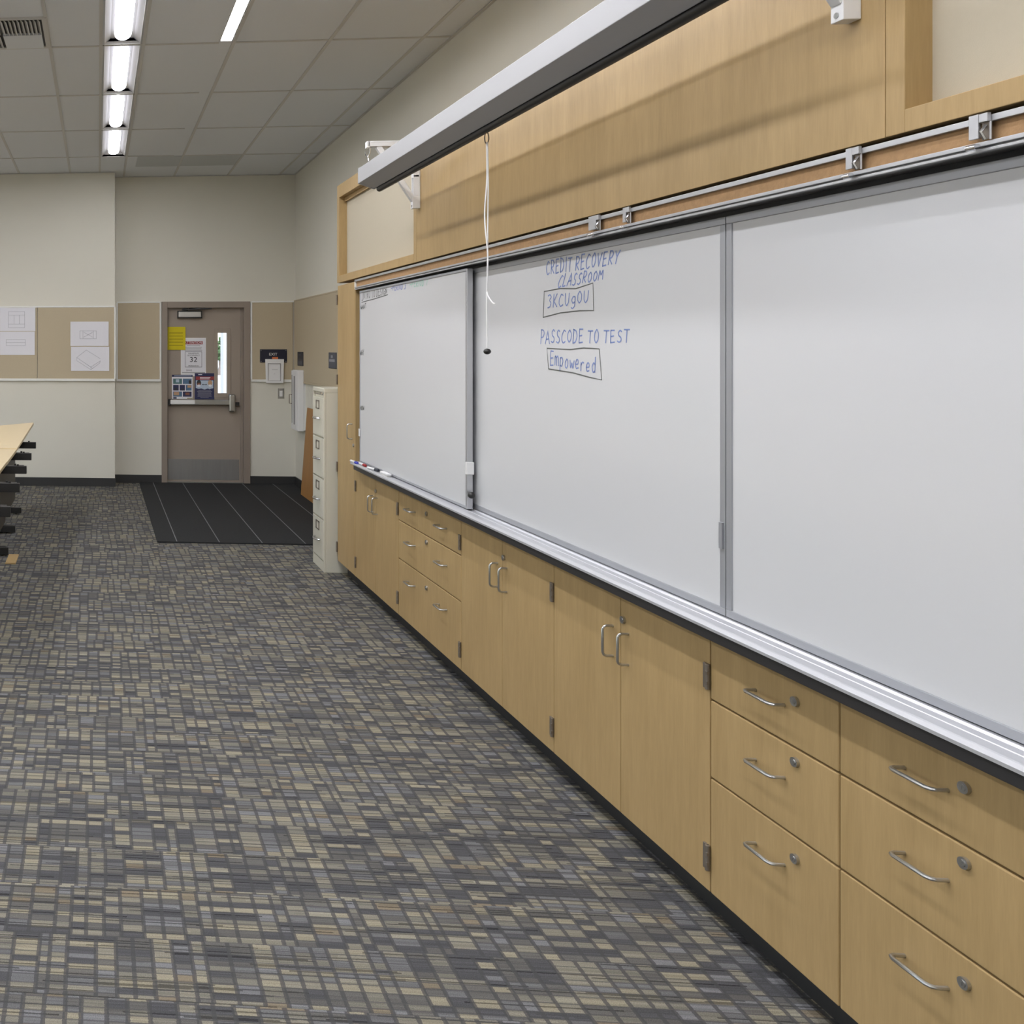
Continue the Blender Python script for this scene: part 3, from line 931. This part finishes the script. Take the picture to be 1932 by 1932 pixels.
# ------------------------------------------------------------------ filing cabinet
f_ = empty('filing_cabinet', (2.0, 7.05, 0), 'putty four-drawer vertical filing cabinet beside the tall maple cabinet', 'filing cabinet')
FX, FY0, FY1, FZ = 1.648, 6.892, 7.235, 1.352
m = MB()
m.box(FX + .02, 2.3, FY0, FY1, .0, FZ - .03)
m.box(FX + .004, 2.3, FY0, FY1, FZ - .03, FZ)
m.box(FX + .004, FX + .02, FY0, FY0 + .012, 0, FZ - .03).box(FX + .004, FX + .02, FY1 - .012, FY1, 0, FZ - .03)
m.box(FX + .006, FX + .02, FY0 + .012, FY1 - .012, .0, .075)
m.build('body', M['file'], f_, .003)
dh = (FZ - .055 - .09) / 4
for k in range(4):
    z0 = .088 + k * dh
    dr = bx('drawer', M['file'], (FX, FX + .03, FY0 + .016, FY1 - .016, z0, z0 + dh - .012), f_, .003)
    zc_ = z0 + dh * .78
    m = MB()
    yc = (FY0 + FY1) / 2
    m.box(FX - .004, FX, yc - .05, yc + .05, zc_ + .022, zc_ + .03).box(FX - .004, FX, yc - .05, yc + .05, zc_ - .034, zc_ - .028)
    m.box(FX - .004, FX, yc - .05, yc - .038, zc_ - .034, zc_ + .03).box(FX - .004, FX, yc + .038, yc + .05, zc_ - .034, zc_ + .03)
    m.build('label_holder', M['hinge'], dr)
    m = MB()
    zh = z0 + dh * .44
    n = 10
    prof = []
    for i in range(n + 1):
        t_ = i / n
        prof.append((FX - .03 * math.sin(math.pi * t_) ** .6, yc - .075 + .15 * t_, zh))
    m.tube(prof, .007, 8)
    m.build('handle', M['chrome'], dr, smooth=True)
m = MB()
m.cyl((FX - .012, FY0 + .03, FZ - .036), 'x', .011, .018, 14)
m.build('lock', M['chrome'], f_)
bx('top_seam', M['hinge'], (FX + .004, FX + .0065, FY0 + .03, FY1 - .02, FZ - .05, FZ - .046), f_)

# ------------------------------------------------------------------ maple cabinets
def wire_pull(parent, p, vertical, length=.102):
    """bent wire pull on a face at X = XF, centred at p = (Y, Z)"""
    r = .0045
    h = length / 2
    so = .034
    pts = []
    prof = [(-h, 0), (-h, so - .012), (-h + .004, so - .004), (-h + .012, so), (h - .012, so), (h - .004, so - .004), (h, so - .012), (h, 0)]
    for a, o in prof:
        pts.append((XF - o, p[0], p[1] + a) if vertical else (XF - o, p[0] + a, p[1]))
    m = MB()
    m.tube(pts, r, 8)
    m.build('handle', M['steel'], parent, smooth=True)

def lock(parent, y, z):
    m = MB()
    m.cyl((XF - .007, y, z), 'x', .012, .0075, 20)
    m.cyl((XF - .0085, y, z), 'x', .007, .002, 14)
    m.box(XF - .0092, XF - .0084, y - .001, y + .001, z - .004, z + .004)
    m.build('lock', M['steel'], parent, smooth=True)

def hinge(parent, y, z, far=True):
    m = MB()
    m.box(XF - .006, XF + .001, y, y + .022, z - .036, z + .036)
    m.cyl((XF - .006, y + .001, z - .036), 'z', .0065, .072, 10)
    for k in (-.016, .012):
        m.box(XF - .0125, XF - .004, y - .006, y + .004, z + k - .005, z + k + .005)
    m.build('hinge', M['hinge'], parent, .001)

CB, CT = .1, .846
def carcass(root, y0, y1, z0=CB, z1=CT):
    bx('body', M['maple'], (XF + .021, XR - .002, y0 + .0005, y1 - .0005, z0, z1), root)

def door_cabinet(y0, y1, label):
    root = empty('base_cabinet', (2.05, (y0 + y1) / 2, 0), label, 'cabinet', 'maple base cabinets under the whiteboards')
    carcass(root, y0, y1)
    ym = (y0 + y1) / 2
    for (a, b, far) in ((ym, y1, True), (y0, ym, False)):
        dr = bx('door', M['maple'], (XF, XF + .02, a + .0015, b - .0015, CB + .003, CT - .002), root, .0015)
        wire_pull(dr, (ym + .045 if far else ym - .045, .662), True)
        if not far:
            lock(dr, ym - .018, .752)
            for z in (.717, .2):
                hinge(dr, y0 + .001, z)
        elif y1 > 5:
            for z in (.717, .2):
                hinge(dr, y1 - .021, z)
    return root

def drawer_cabinet(y0, y1, label, pulls, far_hinges=False):
    root = empty('base_cabinet', (2.05, (y0 + y1) / 2, 0), label, 'cabinet', 'maple base cabinets under the whiteboards')
    carcass(root, y0, y1)
    ym = (y0 + y1) / 2
    for (z0, z1, zh, zl) in ((.654, CT, .748, .772), (.431, .654, .563, .62), (CB, .431, .341, .378)):
        dr = bx('drawer', M['maple'], (XF, XF + .02, y0 + .002, y1 - .002, z0 + .0025, z1 - .0025), root, .003)
        if pulls == 1:
            wire_pull(dr, (ym - .005, zh), False)
            lock(dr, ym - .095, zl)
        else:
            wire_pull(dr, (ym + .23, zh), False)
            wire_pull(dr, (ym - .23, zh), False)
            lock(dr, ym, zl)
    return root

sm = [6.392, 5.494, 4.572, 3.671, 2.771, 2.314, 1.87, 1.41, .96]
door_cabinet(sm[1], sm[0], 'two-door maple base cabinet at the far end against the tall cabinet')
c2 = drawer_cabinet(sm[2], sm[1], 'wide maple drawer cabinet with two pulls on each drawer', 2)
door_cabinet(sm[3], sm[2], 'two-door maple base cabinet just right of the wide drawer cabinet')
door_cabinet(sm[4], sm[3], 'two-door maple base cabinet left of the first narrow drawer stack')
drawer_cabinet(sm[5], sm[4], 'narrow maple three-drawer cabinet right of the large double doors', 1)
drawer_cabinet(sm[6], sm[5], 'narrow maple three-drawer cabinet nearest the camera at bottom right', 1)
for z in (.717, .2):
    hinge(c2, sm[2] + .001, z)

# tall cabinet at the far end
t = empty('tall_cabinet', (2.05, 6.62, 0), 'tall narrow maple cabinet at the far end of the whiteboard wall', 'cabinet')
TY0, TY1, TT = 6.395, 6.855, 2.105
bx('body', M['maple'], (XF + .021, XR - .002, TY0, TY1, CB, TT), t)
bx('end_panel', M['maple'], (XF + .001, XF + .021, TY0, TY0 + .018, CB, TT), t)
dr = bx('door', M['maple'], (XF, XF + .02, TY0 + .02, TY1 - .001, CB + .003, TT - .003), t, .0015)
wire_pull(dr, (6.47, 1.077), True)
lock(dr, 6.43, .985)
for z in (2.0, 1.42, .785, .2):
    hinge(dr, TY1 - .004, z)

# countertop and marker tray
XN = 1.686                          # front of the counter nosing
ct = MB()
ct.prism([(XF - .001, .5), (XR - .001, .5), (XR - .001, 6.392), (XF - .001, 6.392), (XF - .001, 6.25), (XN, 6.235), (XN, .5)], 'z', .847, .876)
ct = ct.build('countertop', M['black_edge'], None, .002)
tag(ct, 'long black laminate countertop running over the base cabinets', 'countertop')
tr = MB()
prof = [(XN - .004, .8765), (XN - .004, .884), (XN + .002, .887), (XN + .008, .8835), (XN + .014, .8865), (XN + .02, .883), (XN + .026, .8845), (XN + .03, .882),
        (XN + .062, .8815), (XN + .064, .883), (XN + .068, .8815), (XM - .012, .8815), (XM - .007, .886), (XM + .02, .886), (XM + .02, .8765)]
tr.prism(prof, 'y', .5, 6.238)
tr = tr.build('marker_tray', M['alum_tray'], None)
tag(tr, 'long ridged aluminium marker tray below the whiteboards', 'marker tray')
tip = MB()
tip.prism([(XN - .004, 6.238), (XF - .004, 6.238), (XF - .004, 6.335), (XN + .01, 6.335), (XN - .004, 6.3)], 'z', .8765, .8835)
tip.prism([(XF - .004, 6.238), (XM + .02, 6.238), (XM + .02, 6.392), (XF + .0, 6.392)], 'z', .8765, .8815)
tip.build('tray_end', M['alum_tray'], tr)

# whiteboards
def whiteboard(y0, y1, z0, z1, X, label, fr=.022, lw=None, rw=None):
    t = empty('whiteboard', (X, (y0 + y1) / 2, z0), label, 'whiteboard', 'whiteboards over the counter')
    lw = lw or fr
    rw = rw or fr
    bx('panel', M['whiteboard'], (X + .004, X + .02, y0 + rw * .5, y1 - lw * .5, z0 + fr * .5, z1 - fr * .5), t)
    m = MB()
    m.box(X, X + .022, y0, y1, z0, z0 + fr).box(X, X + .022, y0, y1, z1 - fr, z1)
    m.box(X, X + .022, y0, y0 + rw, z0 + fr, z1 - fr)
    m.box(X, X + .022, y1 - lw, y1, z0 + fr, z1 - fr)
    m.build('frame', M['frame_grey'], t, .0015)
    return t
wm = whiteboard(2.782, 4.62, .8885, 2.032, XM, 'middle whiteboard with CREDIT RECOVERY CLASSROOM written in blue')
wr = whiteboard(.6, 2.778, .8885, 2.032, XM, 'blank whiteboard at the right, nearest the camera')
wl = whiteboard(4.524, 6.315, .8875, 2.032, XLB, 'sliding left whiteboard with INTRO TO DESIGN at its top corner', .012, .006, .012)
bx('pull_stile', M['alum'], (XLB - .001, XLB + .026, 4.515, 4.5235, .888, 2.031), wl, .002)
bx('grip', M['plastic_white'], (XLB - .005, XLB + .03, 4.508, 4.528, 1.052, 1.112), wl, .003)
m = MB()
m.ball((XLB + .012, 4.496, .957), .0155)
m.cyl((XLB + .012, 4.496, .957), 'y', .007, .02, 10)
m.build('knob', M['black'], wl, smooth=True)
bx('latch', M['plastic_white'], (XLB - .005, XLB, 6.295, 6.32, 1.06, 1.11), wl)
bx('latch', M['frame_grey'], (XM - .006, XM, 2.786, 2.80, 1.08, 1.155), wm)

# handwriting
def hand(parent, X, items, m_, w):
    mb = MB()
    for quad, t_ in items:
        write(mb, X - .0008, quad, t_, w)
    return mb.build('handwriting', m_, parent)
XW = XM + .004
hand(wm, XW, [([(3.843, 1.945), (3.323, 1.949), (3.306, 1.999), (3.843, 2.006)], 'CREDIT RECOVERY')], M['marker_blue'], .0052)
hand(wm, XW, [([(3.755, 1.888), (3.424, 1.9), (3.416, 1.937), (3.727, 1.939)], 'CLASSROOM')], M['marker_blue'], .0052)
hand(wm, XW, [([(3.835, 1.815), (3.516, 1.821), (3.512, 1.865), (3.83, 1.868)], '3KCUgOU')], M['marker_blue'], .0052)
hand(wm, XW, [([(3.892, 1.673), (3.257, 1.674), (3.254, 1.719), (3.887, 1.731)], 'PASSCODE TO TEST')], M['marker_blue'], .0052)
hand(wm, XW, [([(3.813, 1.586), (3.469, 1.566), (3.464, 1.624), (3.809, 1.646)], 'Empowered')], M['marker_blue'], .0052)
for pts in ([(3.865, 1.779), (3.857, 1.882), (3.727, 1.886), (3.612, 1.878), (3.491, 1.891), (3.487, 1.791), (3.584, 1.794), (3.727, 1.791), (3.867, 1.778)],
            [(3.821, 1.571), (3.834, 1.653), (3.65, 1.649), (3.555, 1.655), (3.45, 1.652), (3.433, 1.541), (3.517, 1.548), (3.631, 1.561), (3.822, 1.571)]):
    mb = MB()
    ribbon(mb, XW - .0008, pts, .0048)
    mb.build('drawn_box', M['marker_black'], wm)
XW2 = XLB + .004
hand(wl, XW2, [([(6.281, 1.966), (5.73, 1.982), (5.74, 2.026), (6.281, 2.03)], 'JNTRO TO DESIGN')], M['marker_black'], .006)
hand(wl, XW2, [([(6.3, 1.907), (6.16, 1.913), (6.17, 1.948), (6.3, 1.932)], 'WHAT')], M['marker_black'], .006)
hand(wl, XW2, [([(6.31, 1.598), (6.22, 1.603), (6.22, 1.643), (6.31, 1.635)], 'WHY')], M['marker_black'], .006)
hand(wl, XW2, [([(6.31, 1.234), (6.22, 1.237), (6.22, 1.268), (6.31, 1.266)], 'HOW')], M['marker_black'], .006)
mb = MB()
ribbon(mb, XW2 - .0008, [(6.28, 1.955), (6.0, 1.963), (5.72, 1.975)], .006)
mb.build('underline', M['marker_black'], wl)
hand(wl, XW2, [([(5.669, 1.992), (5.393, 1.992), (5.393, 2.03), (5.669, 2.026)], '-PERIOD 3')], M['marker_navy'], .006)
hand(wl, XW2, [([(5.339, 1.992), (5.046, 1.989), (5.046, 2.027), (5.339, 2.025)], '-PERIOD 7')], M['marker_green'], .006)

# backing behind the boards; its dark strip above them stands in for shade
tag(bx('trim_2', M['charcoal'], (XM + .025, XR - .002, .5, 6.392, .887, 2.12)), **ST)

# map rail with cork strip
r_ = empty('map_rail', (XF, 3.4, 2.05), 'aluminium map rail with a cork strip running above the whiteboards', 'map rail')
bx('cork_strip', M['cork'], (XF + .004, XF + .012, .5, 6.38, 2.060, 2.104), r_)
m = MB()
m.box(XF - .006, XF + .012, .5, 6.39, 2.1, 2.113)
m.build('upper_rail', M['alum'], r_, .001)
m = MB()
m.box(XF - .006, XF + .012, .5, 6.39, 2.0545, 2.0635).box(XF + .004, XM + .03, .5, 6.39, 2.050, 2.0545).box(XF - .004, XF + .006, .5, 6.39, 2.0445, 2.050)
m.build('lower_rail', M['alum'], r_, .001)
bx('end_cap', M['white_trim'], (XF - .006, XF + .012, 6.378, 6.392, 2.05, 2.114), r_)

def map_hook(y, w, label):
    t = empty('map_hook', (XF - .008, y, 2.05), label, 'map hook', 'sliding hooks on the map rail')
    m = MB()
    m.box(XF - .012, XF - .0065, y, y + w, 2.07, 2.118)
    m.build('plate', M['alum'], t, .001)
    m = MB()
    m.box(XF - .014, XF - .0065, y - .021, y - .003, 2.1, 2.117)
    m.box(XF - .009, XF - .0065, y - .023, y - .019, 2.064, 2.1)
    m.build('clip', M['alum'], t, .001)
    bx('clip_dark', M['hinge'], (XF - .0075, XF - .0062, y - .019, y - .003, 2.066, 2.1), t)  # dark plate put in for the shaded inside of the clip
    m = MB()
    m.cyl((XF - .014, y - .001, 2.054), 'y', .0065, w, 10)
    m.tube([(XF - .008, y - .012, 2.094), (XF - .018, y - .012, 2.08), (XF - .01, y - .012, 2.066)], .003, 6)
    m.build('roller', M['chrome'], t, smooth=True)
map_hook(3.352, .048, 'wide double map hook on the rail above CREDIT RECOVERY')
map_hook(3.17, .018, 'narrow map hook close right of the wide double hook')
map_hook(2.262, .018, 'map hook on the rail above the blank right whiteboard, left of two')
map_hook(1.958, .02, 'map hook on the rail nearest the right edge of the photo')

# markers on the tray end
def marker(y, x, z, cap, label, rot):
    t = empty('dry_erase_marker', (x, y, z), label, 'marker', 'markers on the tray end')
    dirv = Vector((math.sin(rot), -math.cos(rot), 0))
    o = Vector((x, y, z + .0085))
    MB().tube([o - dirv * .065, o - dirv * .06, o + dirv * .03], [.006, .0085, .0085], 12).build('barrel', M['plastic_white'], t, smooth=True)
    MB().tube([o + dirv * .028, o + dirv * .03, o + dirv * .068, o + dirv * .072], [.0085, .0095, .0095, .007], 12).build('cap', M[cap], t, smooth=True)
marker(6.27, XN + .012, .884, 'cap_blue', 'white marker with blue cap at the outer end of the tray', .05)
marker(6.16, XN + .034, .8825, 'cap_red', 'white marker with red cap behind the blue one on the tray', .05)
marker(5.93, XN + .036, .8825, 'cap_black', 'white marker with black cap on the tray beside the red one', .2)
t = empty('whiteboard_eraser', (XN + .04, 5.68, .882), 'small white eraser at the right of the markers on the tray', 'eraser')
bx('grip', M['plastic_white'], (XN + .024, XN + .054, 5.61, 5.75, .888, .904), t, .006)
bx('felt', M['white_trim'], (XN + .026, XN + .052, 5.615, 5.745, .8822, .888), t)

# ------------------------------------------------------------------ upper maple fascia
UZ0, UZ1 = 2.124, 2.832
def framed_panel(y0, y1, label, s0, s1):
    t = empty('framed_panel', (2.05, (y0 + y1) / 2, UZ0), label, 'wall panel')
    m = MB()
    m.box(XF, XR - .002, y0, y0 + s0, UZ0, UZ1).box(XF, XR - .002, y1 - s1, y1, UZ0, UZ1)
    m.box(XF, XR - .002, y0 + s0, y1 - s1, UZ0, 2.174).box(XF, XR - .002, y0 + s0, y1 - s1, 2.74, UZ1)
    m.build('frame', M['maple'], t, .0015)
    bx('panel', M['cream_panel'], (1.797, 1.82, y0 + s0, y1 - s1, 2.174, 2.74), t)
    m = MB()
    m.box(1.78, 1.7965, y0 + s0, y1 - s1, 2.71, 2.74)
    m.build('head_trim', M['maple'], t)
    return t
framed_panel(5.19, 6.87, 'framed cream tack panel at the far end above the map rail', .05, .055)
framed_panel(.5, 2.186, 'framed cream tack panel at the top right, nearest the camera', .05, .048)
wp = tag(MB().box(XF, XR - .002, 2.188, 5.188, UZ0, UZ1).build('wood_panel', M['maple'], None, .001), 'large flat maple panel behind the projector screen', 'wall panel')

# ------------------------------------------------------------------ projector screen on brackets
SX = 1.413
SY0, SY1 = 2.25, 5.135
s_ = empty('projector_screen', (SX + .06, (SY0 + SY1) / 2, 2.6), 'long white roll-up projector screen case hung in front of the maple panel', 'projector screen')
m = MB()
cp = [(SX, 2.549), (SX + .083, 2.519), (SX + .112, 2.532), (SX + .12, 2.615), (SX + .1, 2.642), (SX + .02, 2.638), (SX, 2.63)]
m.prism(cp, 'y', SY0 + .006, SY1 - .006)
m.build('case', M['screen_white'], s_, .002)
for y0, y1 in ((SY0, SY0 + .012), (SY1 - .012, SY1)):
    m = MB()
    cx_, cz_ = SX + .06, 2.585
    m.prism([(cx_ + (x - cx_) * 1.03, cz_ + (z - cz_) * 1.04) for x, z in cp], 'y', y0, y1)
    m.build('end_cap', M['screen_white'], s_, .002)
m = MB()
m.cyl((SX + .105, SY0 + .03, 2.515), 'y', .017, SY1 - SY0 - .06, 14)
m.box(SX + .09, SX + .116, SY0 + .06, SY1 - .25, 2.515, 2.54)
m.build('bottom_slat', M['black'], s_, smooth=True)
m = MB()
m.tube([(SX + .105 + .008 * math.sin(2 * math.pi * k / 16), 3.733, 2.478 + .022 * math.cos(2 * math.pi * k / 16)) for k in range(17)], .0022, 6, cap=False)
m.build('pull_ring', M['hinge'], s_)
HX = 1.472
for yh in (5.145, 2.262):
    m = MB()
    m.tube([(HX, yh - .02, 2.636), (HX, yh - .012, 2.66), (HX, yh + .004, 2.676), (HX - .002, yh + .006, 2.70), (HX + .008, yh + .004, 2.72), (HX + .006, yh, 2.745), (HX, yh, 2.755)], .0035, 8)
    m.tube([(HX - .002, yh + .006, 2.70), (HX - .014, yh + .006, 2.705), (HX - .018, yh + .006, 2.725)], .003, 6)
    m.build('hook', M['chrome'], s_, smooth=True)

def bracket(y, label):
    t = empty('screen_bracket', (XF, y, 2.41), label, 'bracket', 'white brackets of the projector screen')
    m = MB()
    w = .018
    # wall leg as an open channel, arm, diagonal brace
    m.box(XF - .006, XF - .0005, y - w, y + w, 2.478, 2.78)
    for s in (-1, 1):
        a, b = sorted((y + s * w, y + s * (w - .006)))
        m.box(XF - .036, XF - .006, a, b, 2.478, 2.78)
    m.box(XF - .04, XF - .0005, y - w, y + w, 2.41, 2.478).box(XF - .036, XF - .006, y - w, y + w * .66, 2.58, 2.592)
    m.build('wall_leg', M['plastic_white'], t, .002)
    m = MB()
    m.box(HX - .005, XF - .006, y - w, y + w, 2.772, 2.78)
    for s in (-1, 1):
        a, b = sorted((y + s * w, y + s * (w - .006)))
        m.box(HX - .005, XF - .036, a, b, 2.75, 2.772)
    m.box(HX - .012, HX + .004, y - w, y + w, 2.745, 2.78)
    m.build('arm', M['plastic_white'], t, .002)
    m = MB()
    p, q = Vector((HX + .05, y, 2.752)), Vector((XF - .03, y, 2.455))
    dv = (q - p).normalized()
    nv = Vector((-dv.z, 0, dv.x)) * .014
    m.hexa([p - nv + Vector((0, -w * .8, 0)), p + nv + Vector((0, -w * .8, 0)), p + nv + Vector((0, w * .8, 0)), p - nv + Vector((0, w * .8, 0))],
           [q - nv + Vector((0, -w * .8, 0)), q + nv + Vector((0, -w * .8, 0)), q + nv + Vector((0, w * .8, 0)), q - nv + Vector((0, w * .8, 0))])
    m.build('brace', M['plastic_white'], t, .002)
    m = MB()
    m.cyl((XF - .042, y, 2.425), 'x', .007, .004, 12)
    m.build('screw', M['steel'], t)
bracket(5.15, 'white steel bracket holding the far end of the projector screen')
bracket(2.268, 'white steel bracket at the top edge near the right framed panel')

# pull cord
c_ = empty('pull_cord', (SX + .105, 3.73, 1.64), 'white pull cord with black knob hanging from the projector screen', 'pull cord')
xc = SX + .105
def wavy(pts):
    out = []
    n = len(pts)
    for i in range(n - 1):
        p0, p1, p2, p3 = (Vector(pts[max(i - 1, 0)]), Vector(pts[i]), Vector(pts[i + 1]), Vector(pts[min(i + 2, n - 1)]))
        for k in range(6):
            t_ = k / 6
            out.append(0.5 * ((2 * p1) + (p2 - p0) * t_ + (2 * p0 - 5 * p1 + 4 * p2 - p3) * t_ ** 2 + (3 * p1 - p0 - 3 * p2 + p3) * t_ ** 3))
    out.append(Vector(pts[-1]))
    return out
m = MB()
m.tube(wavy([(xc, 3.733, 2.461), (xc, 3.730, 2.316), (xc - .004, 3.742, 2.174), (xc, 3.724, 2.031), (xc, 3.726, 1.936), (xc, 3.733, 1.841), (xc, 3.728, 1.655)]), .0028, 6)
m.tube(wavy([(xc + .003, 3.732, 2.461), (xc + .003, 3.726, 2.316), (xc + .006, 3.736, 2.174), (xc + .004, 3.734, 2.031), (xc + .004, 3.738, 1.907), (xc, 3.724, 1.864), (xc, 3.681, 1.831), (xc, 3.657, 1.825)]), .0025, 6)
m.build('cord', M['plastic_white'], c_, smooth=True)
m = MB()
m.ball((xc, 3.728, 1.641), .0138, .85)
m.build('knob', M['black'], c_, smooth=True)

# ------------------------------------------------------------------ drafting tables at the left
def table(i, corners, y_far, y_near, xo, zt, label):
    t = empty('drafting_table', (-1.0, (y_far + y_near) / 2, 0), label, 'table', 'drafting tables pushed together in a row')
    m = MB()
    th = .026
    (fr, nr, nl, fl) = corners
    dn = lambda p: (p[0], p[1], p[2] - th)
    m.hexa([dn(fl), dn(nl), dn(nr), dn(fr)], [fl, nl, nr, fr])
    m.build('tabletop', M['maple_top'], t, .002)
    for yy, s in ((y_far - (.31 if i == 0 else 0), 1), (y_near, -1)):
        yc = yy - s * .018
        m = MB()
        m.box(xo - .78, xo, yc - .015, yc + .015, zt - .062, zt)
        m.build('support_bar', M['black'], t, .003)
        m = MB()
        m.cyl((xo - .07, yc, zt), 'z', .009, .012, 10)
        m.build('bolt', M['black'], t)
        m = MB()
        m.box(xo - .95, xo - .145, yc - .017, yc + .017, .012, .068)
        m.cyl((xo - .2, yc, 0), 'z', .012, .013, 10).cyl((xo - .9, yc, 0), 'z', .012, .013, 10)
        m.build('foot_bar', M['black'], t, .003)
        m = MB()
        m.box(xo - .5, xo - .42, yc - .016, yc + .016, .068, zt - .062)
        m.build('leg', M['black'], t, .002)
    bx('modesty_panel', M['panel_dark'], (xo - .255, xo - .235, y_near + .006, y_far - .006, .1, zt - .064), t, .002)
ytab = [9.378, 8.13, 7.26, 6.34, 5.42, 4.52]
labs = ['drafting table at the far end of the row with raised pale maple top', 'second drafting table from the far end, pale maple top',
        'third drafting table from the far end, mostly outside the photo', 'fourth drafting table from the far end, black bars showing',
        'fifth drafting table, only its black bar ends in the photo']
tops = [[(-.657, 9.378, .883), (-.717, 8.134, .757), (-1.5, 8.134, .752), (-1.5, 9.378, .80)]]
for k in range(1, 5):
    xr, ya, yb_ = -.717 - .004 * k, ytab[k], ytab[k + 1] + .004
    za, zb = .754 - .006 * k, .749 - .006 * k
    tops.append([(xr, ya, za), (xr, yb_, zb), (-1.5, yb_, zb), (-1.5, ya, za)])
for k in range(5):
    table(k, tops[k], ytab[k], ytab[k + 1] + .004, -.612 + .024 * k, .715, labs[k])

m = MB()
m.box(-.705, -.626, 6.96, 7.25, .0005, .013)
tag(m.build('plywood_scrap', M['tan_ply'], None, .001), 'small tan piece of plywood lying on the carpet by the table foot', 'wood piece')

# ------------------------------------------------------------------ outside, seen through the door window
tag(bx('ground_outside', M['concrete'], (-40, 70, YB + .14, 160, -.12, -.02)), **ST)
tag(bx('wall_outside', M['stucco'], (2.085, 2.35, 15.5, 15.9, -.02, 4.5)), **ST)
tag(bx('ground_windows', M['concrete'], (-30, XL - .2, -12, 20, -.3, -.2)), **ST)
TX, TY = 7.1, 55.0
t = empty('tree', (TX, TY, -.02), 'leafy green tree outside, seen through the narrow door window', 'tree')
m = MB()
m.tube([(TX, TY, -.02), (TX + .12, TY, .5), (TX + .05, TY, 1.3)], [.14, .1, .07], 8)
m.build('trunk', M['bark'], t)
m = MB()
rnd = random.Random(3)
for k in range(70):
    c = Vector((TX + .02 + rnd.gauss(0, .3), TY + rnd.gauss(0, .35), 1.5 + rnd.gauss(0, .27)))
    mt = Matrix.Translation(c) @ Matrix.Rotation(rnd.random() * 3, 4, 'X') @ Matrix.Diagonal((rnd.uniform(.1, .22), rnd.uniform(.1, .2), rnd.uniform(.06, .14), 1))
    bmesh.ops.create_icosphere(m.bm, subdivisions=1, radius=1, matrix=mt)
m.build('crown', M['leaf'], t)
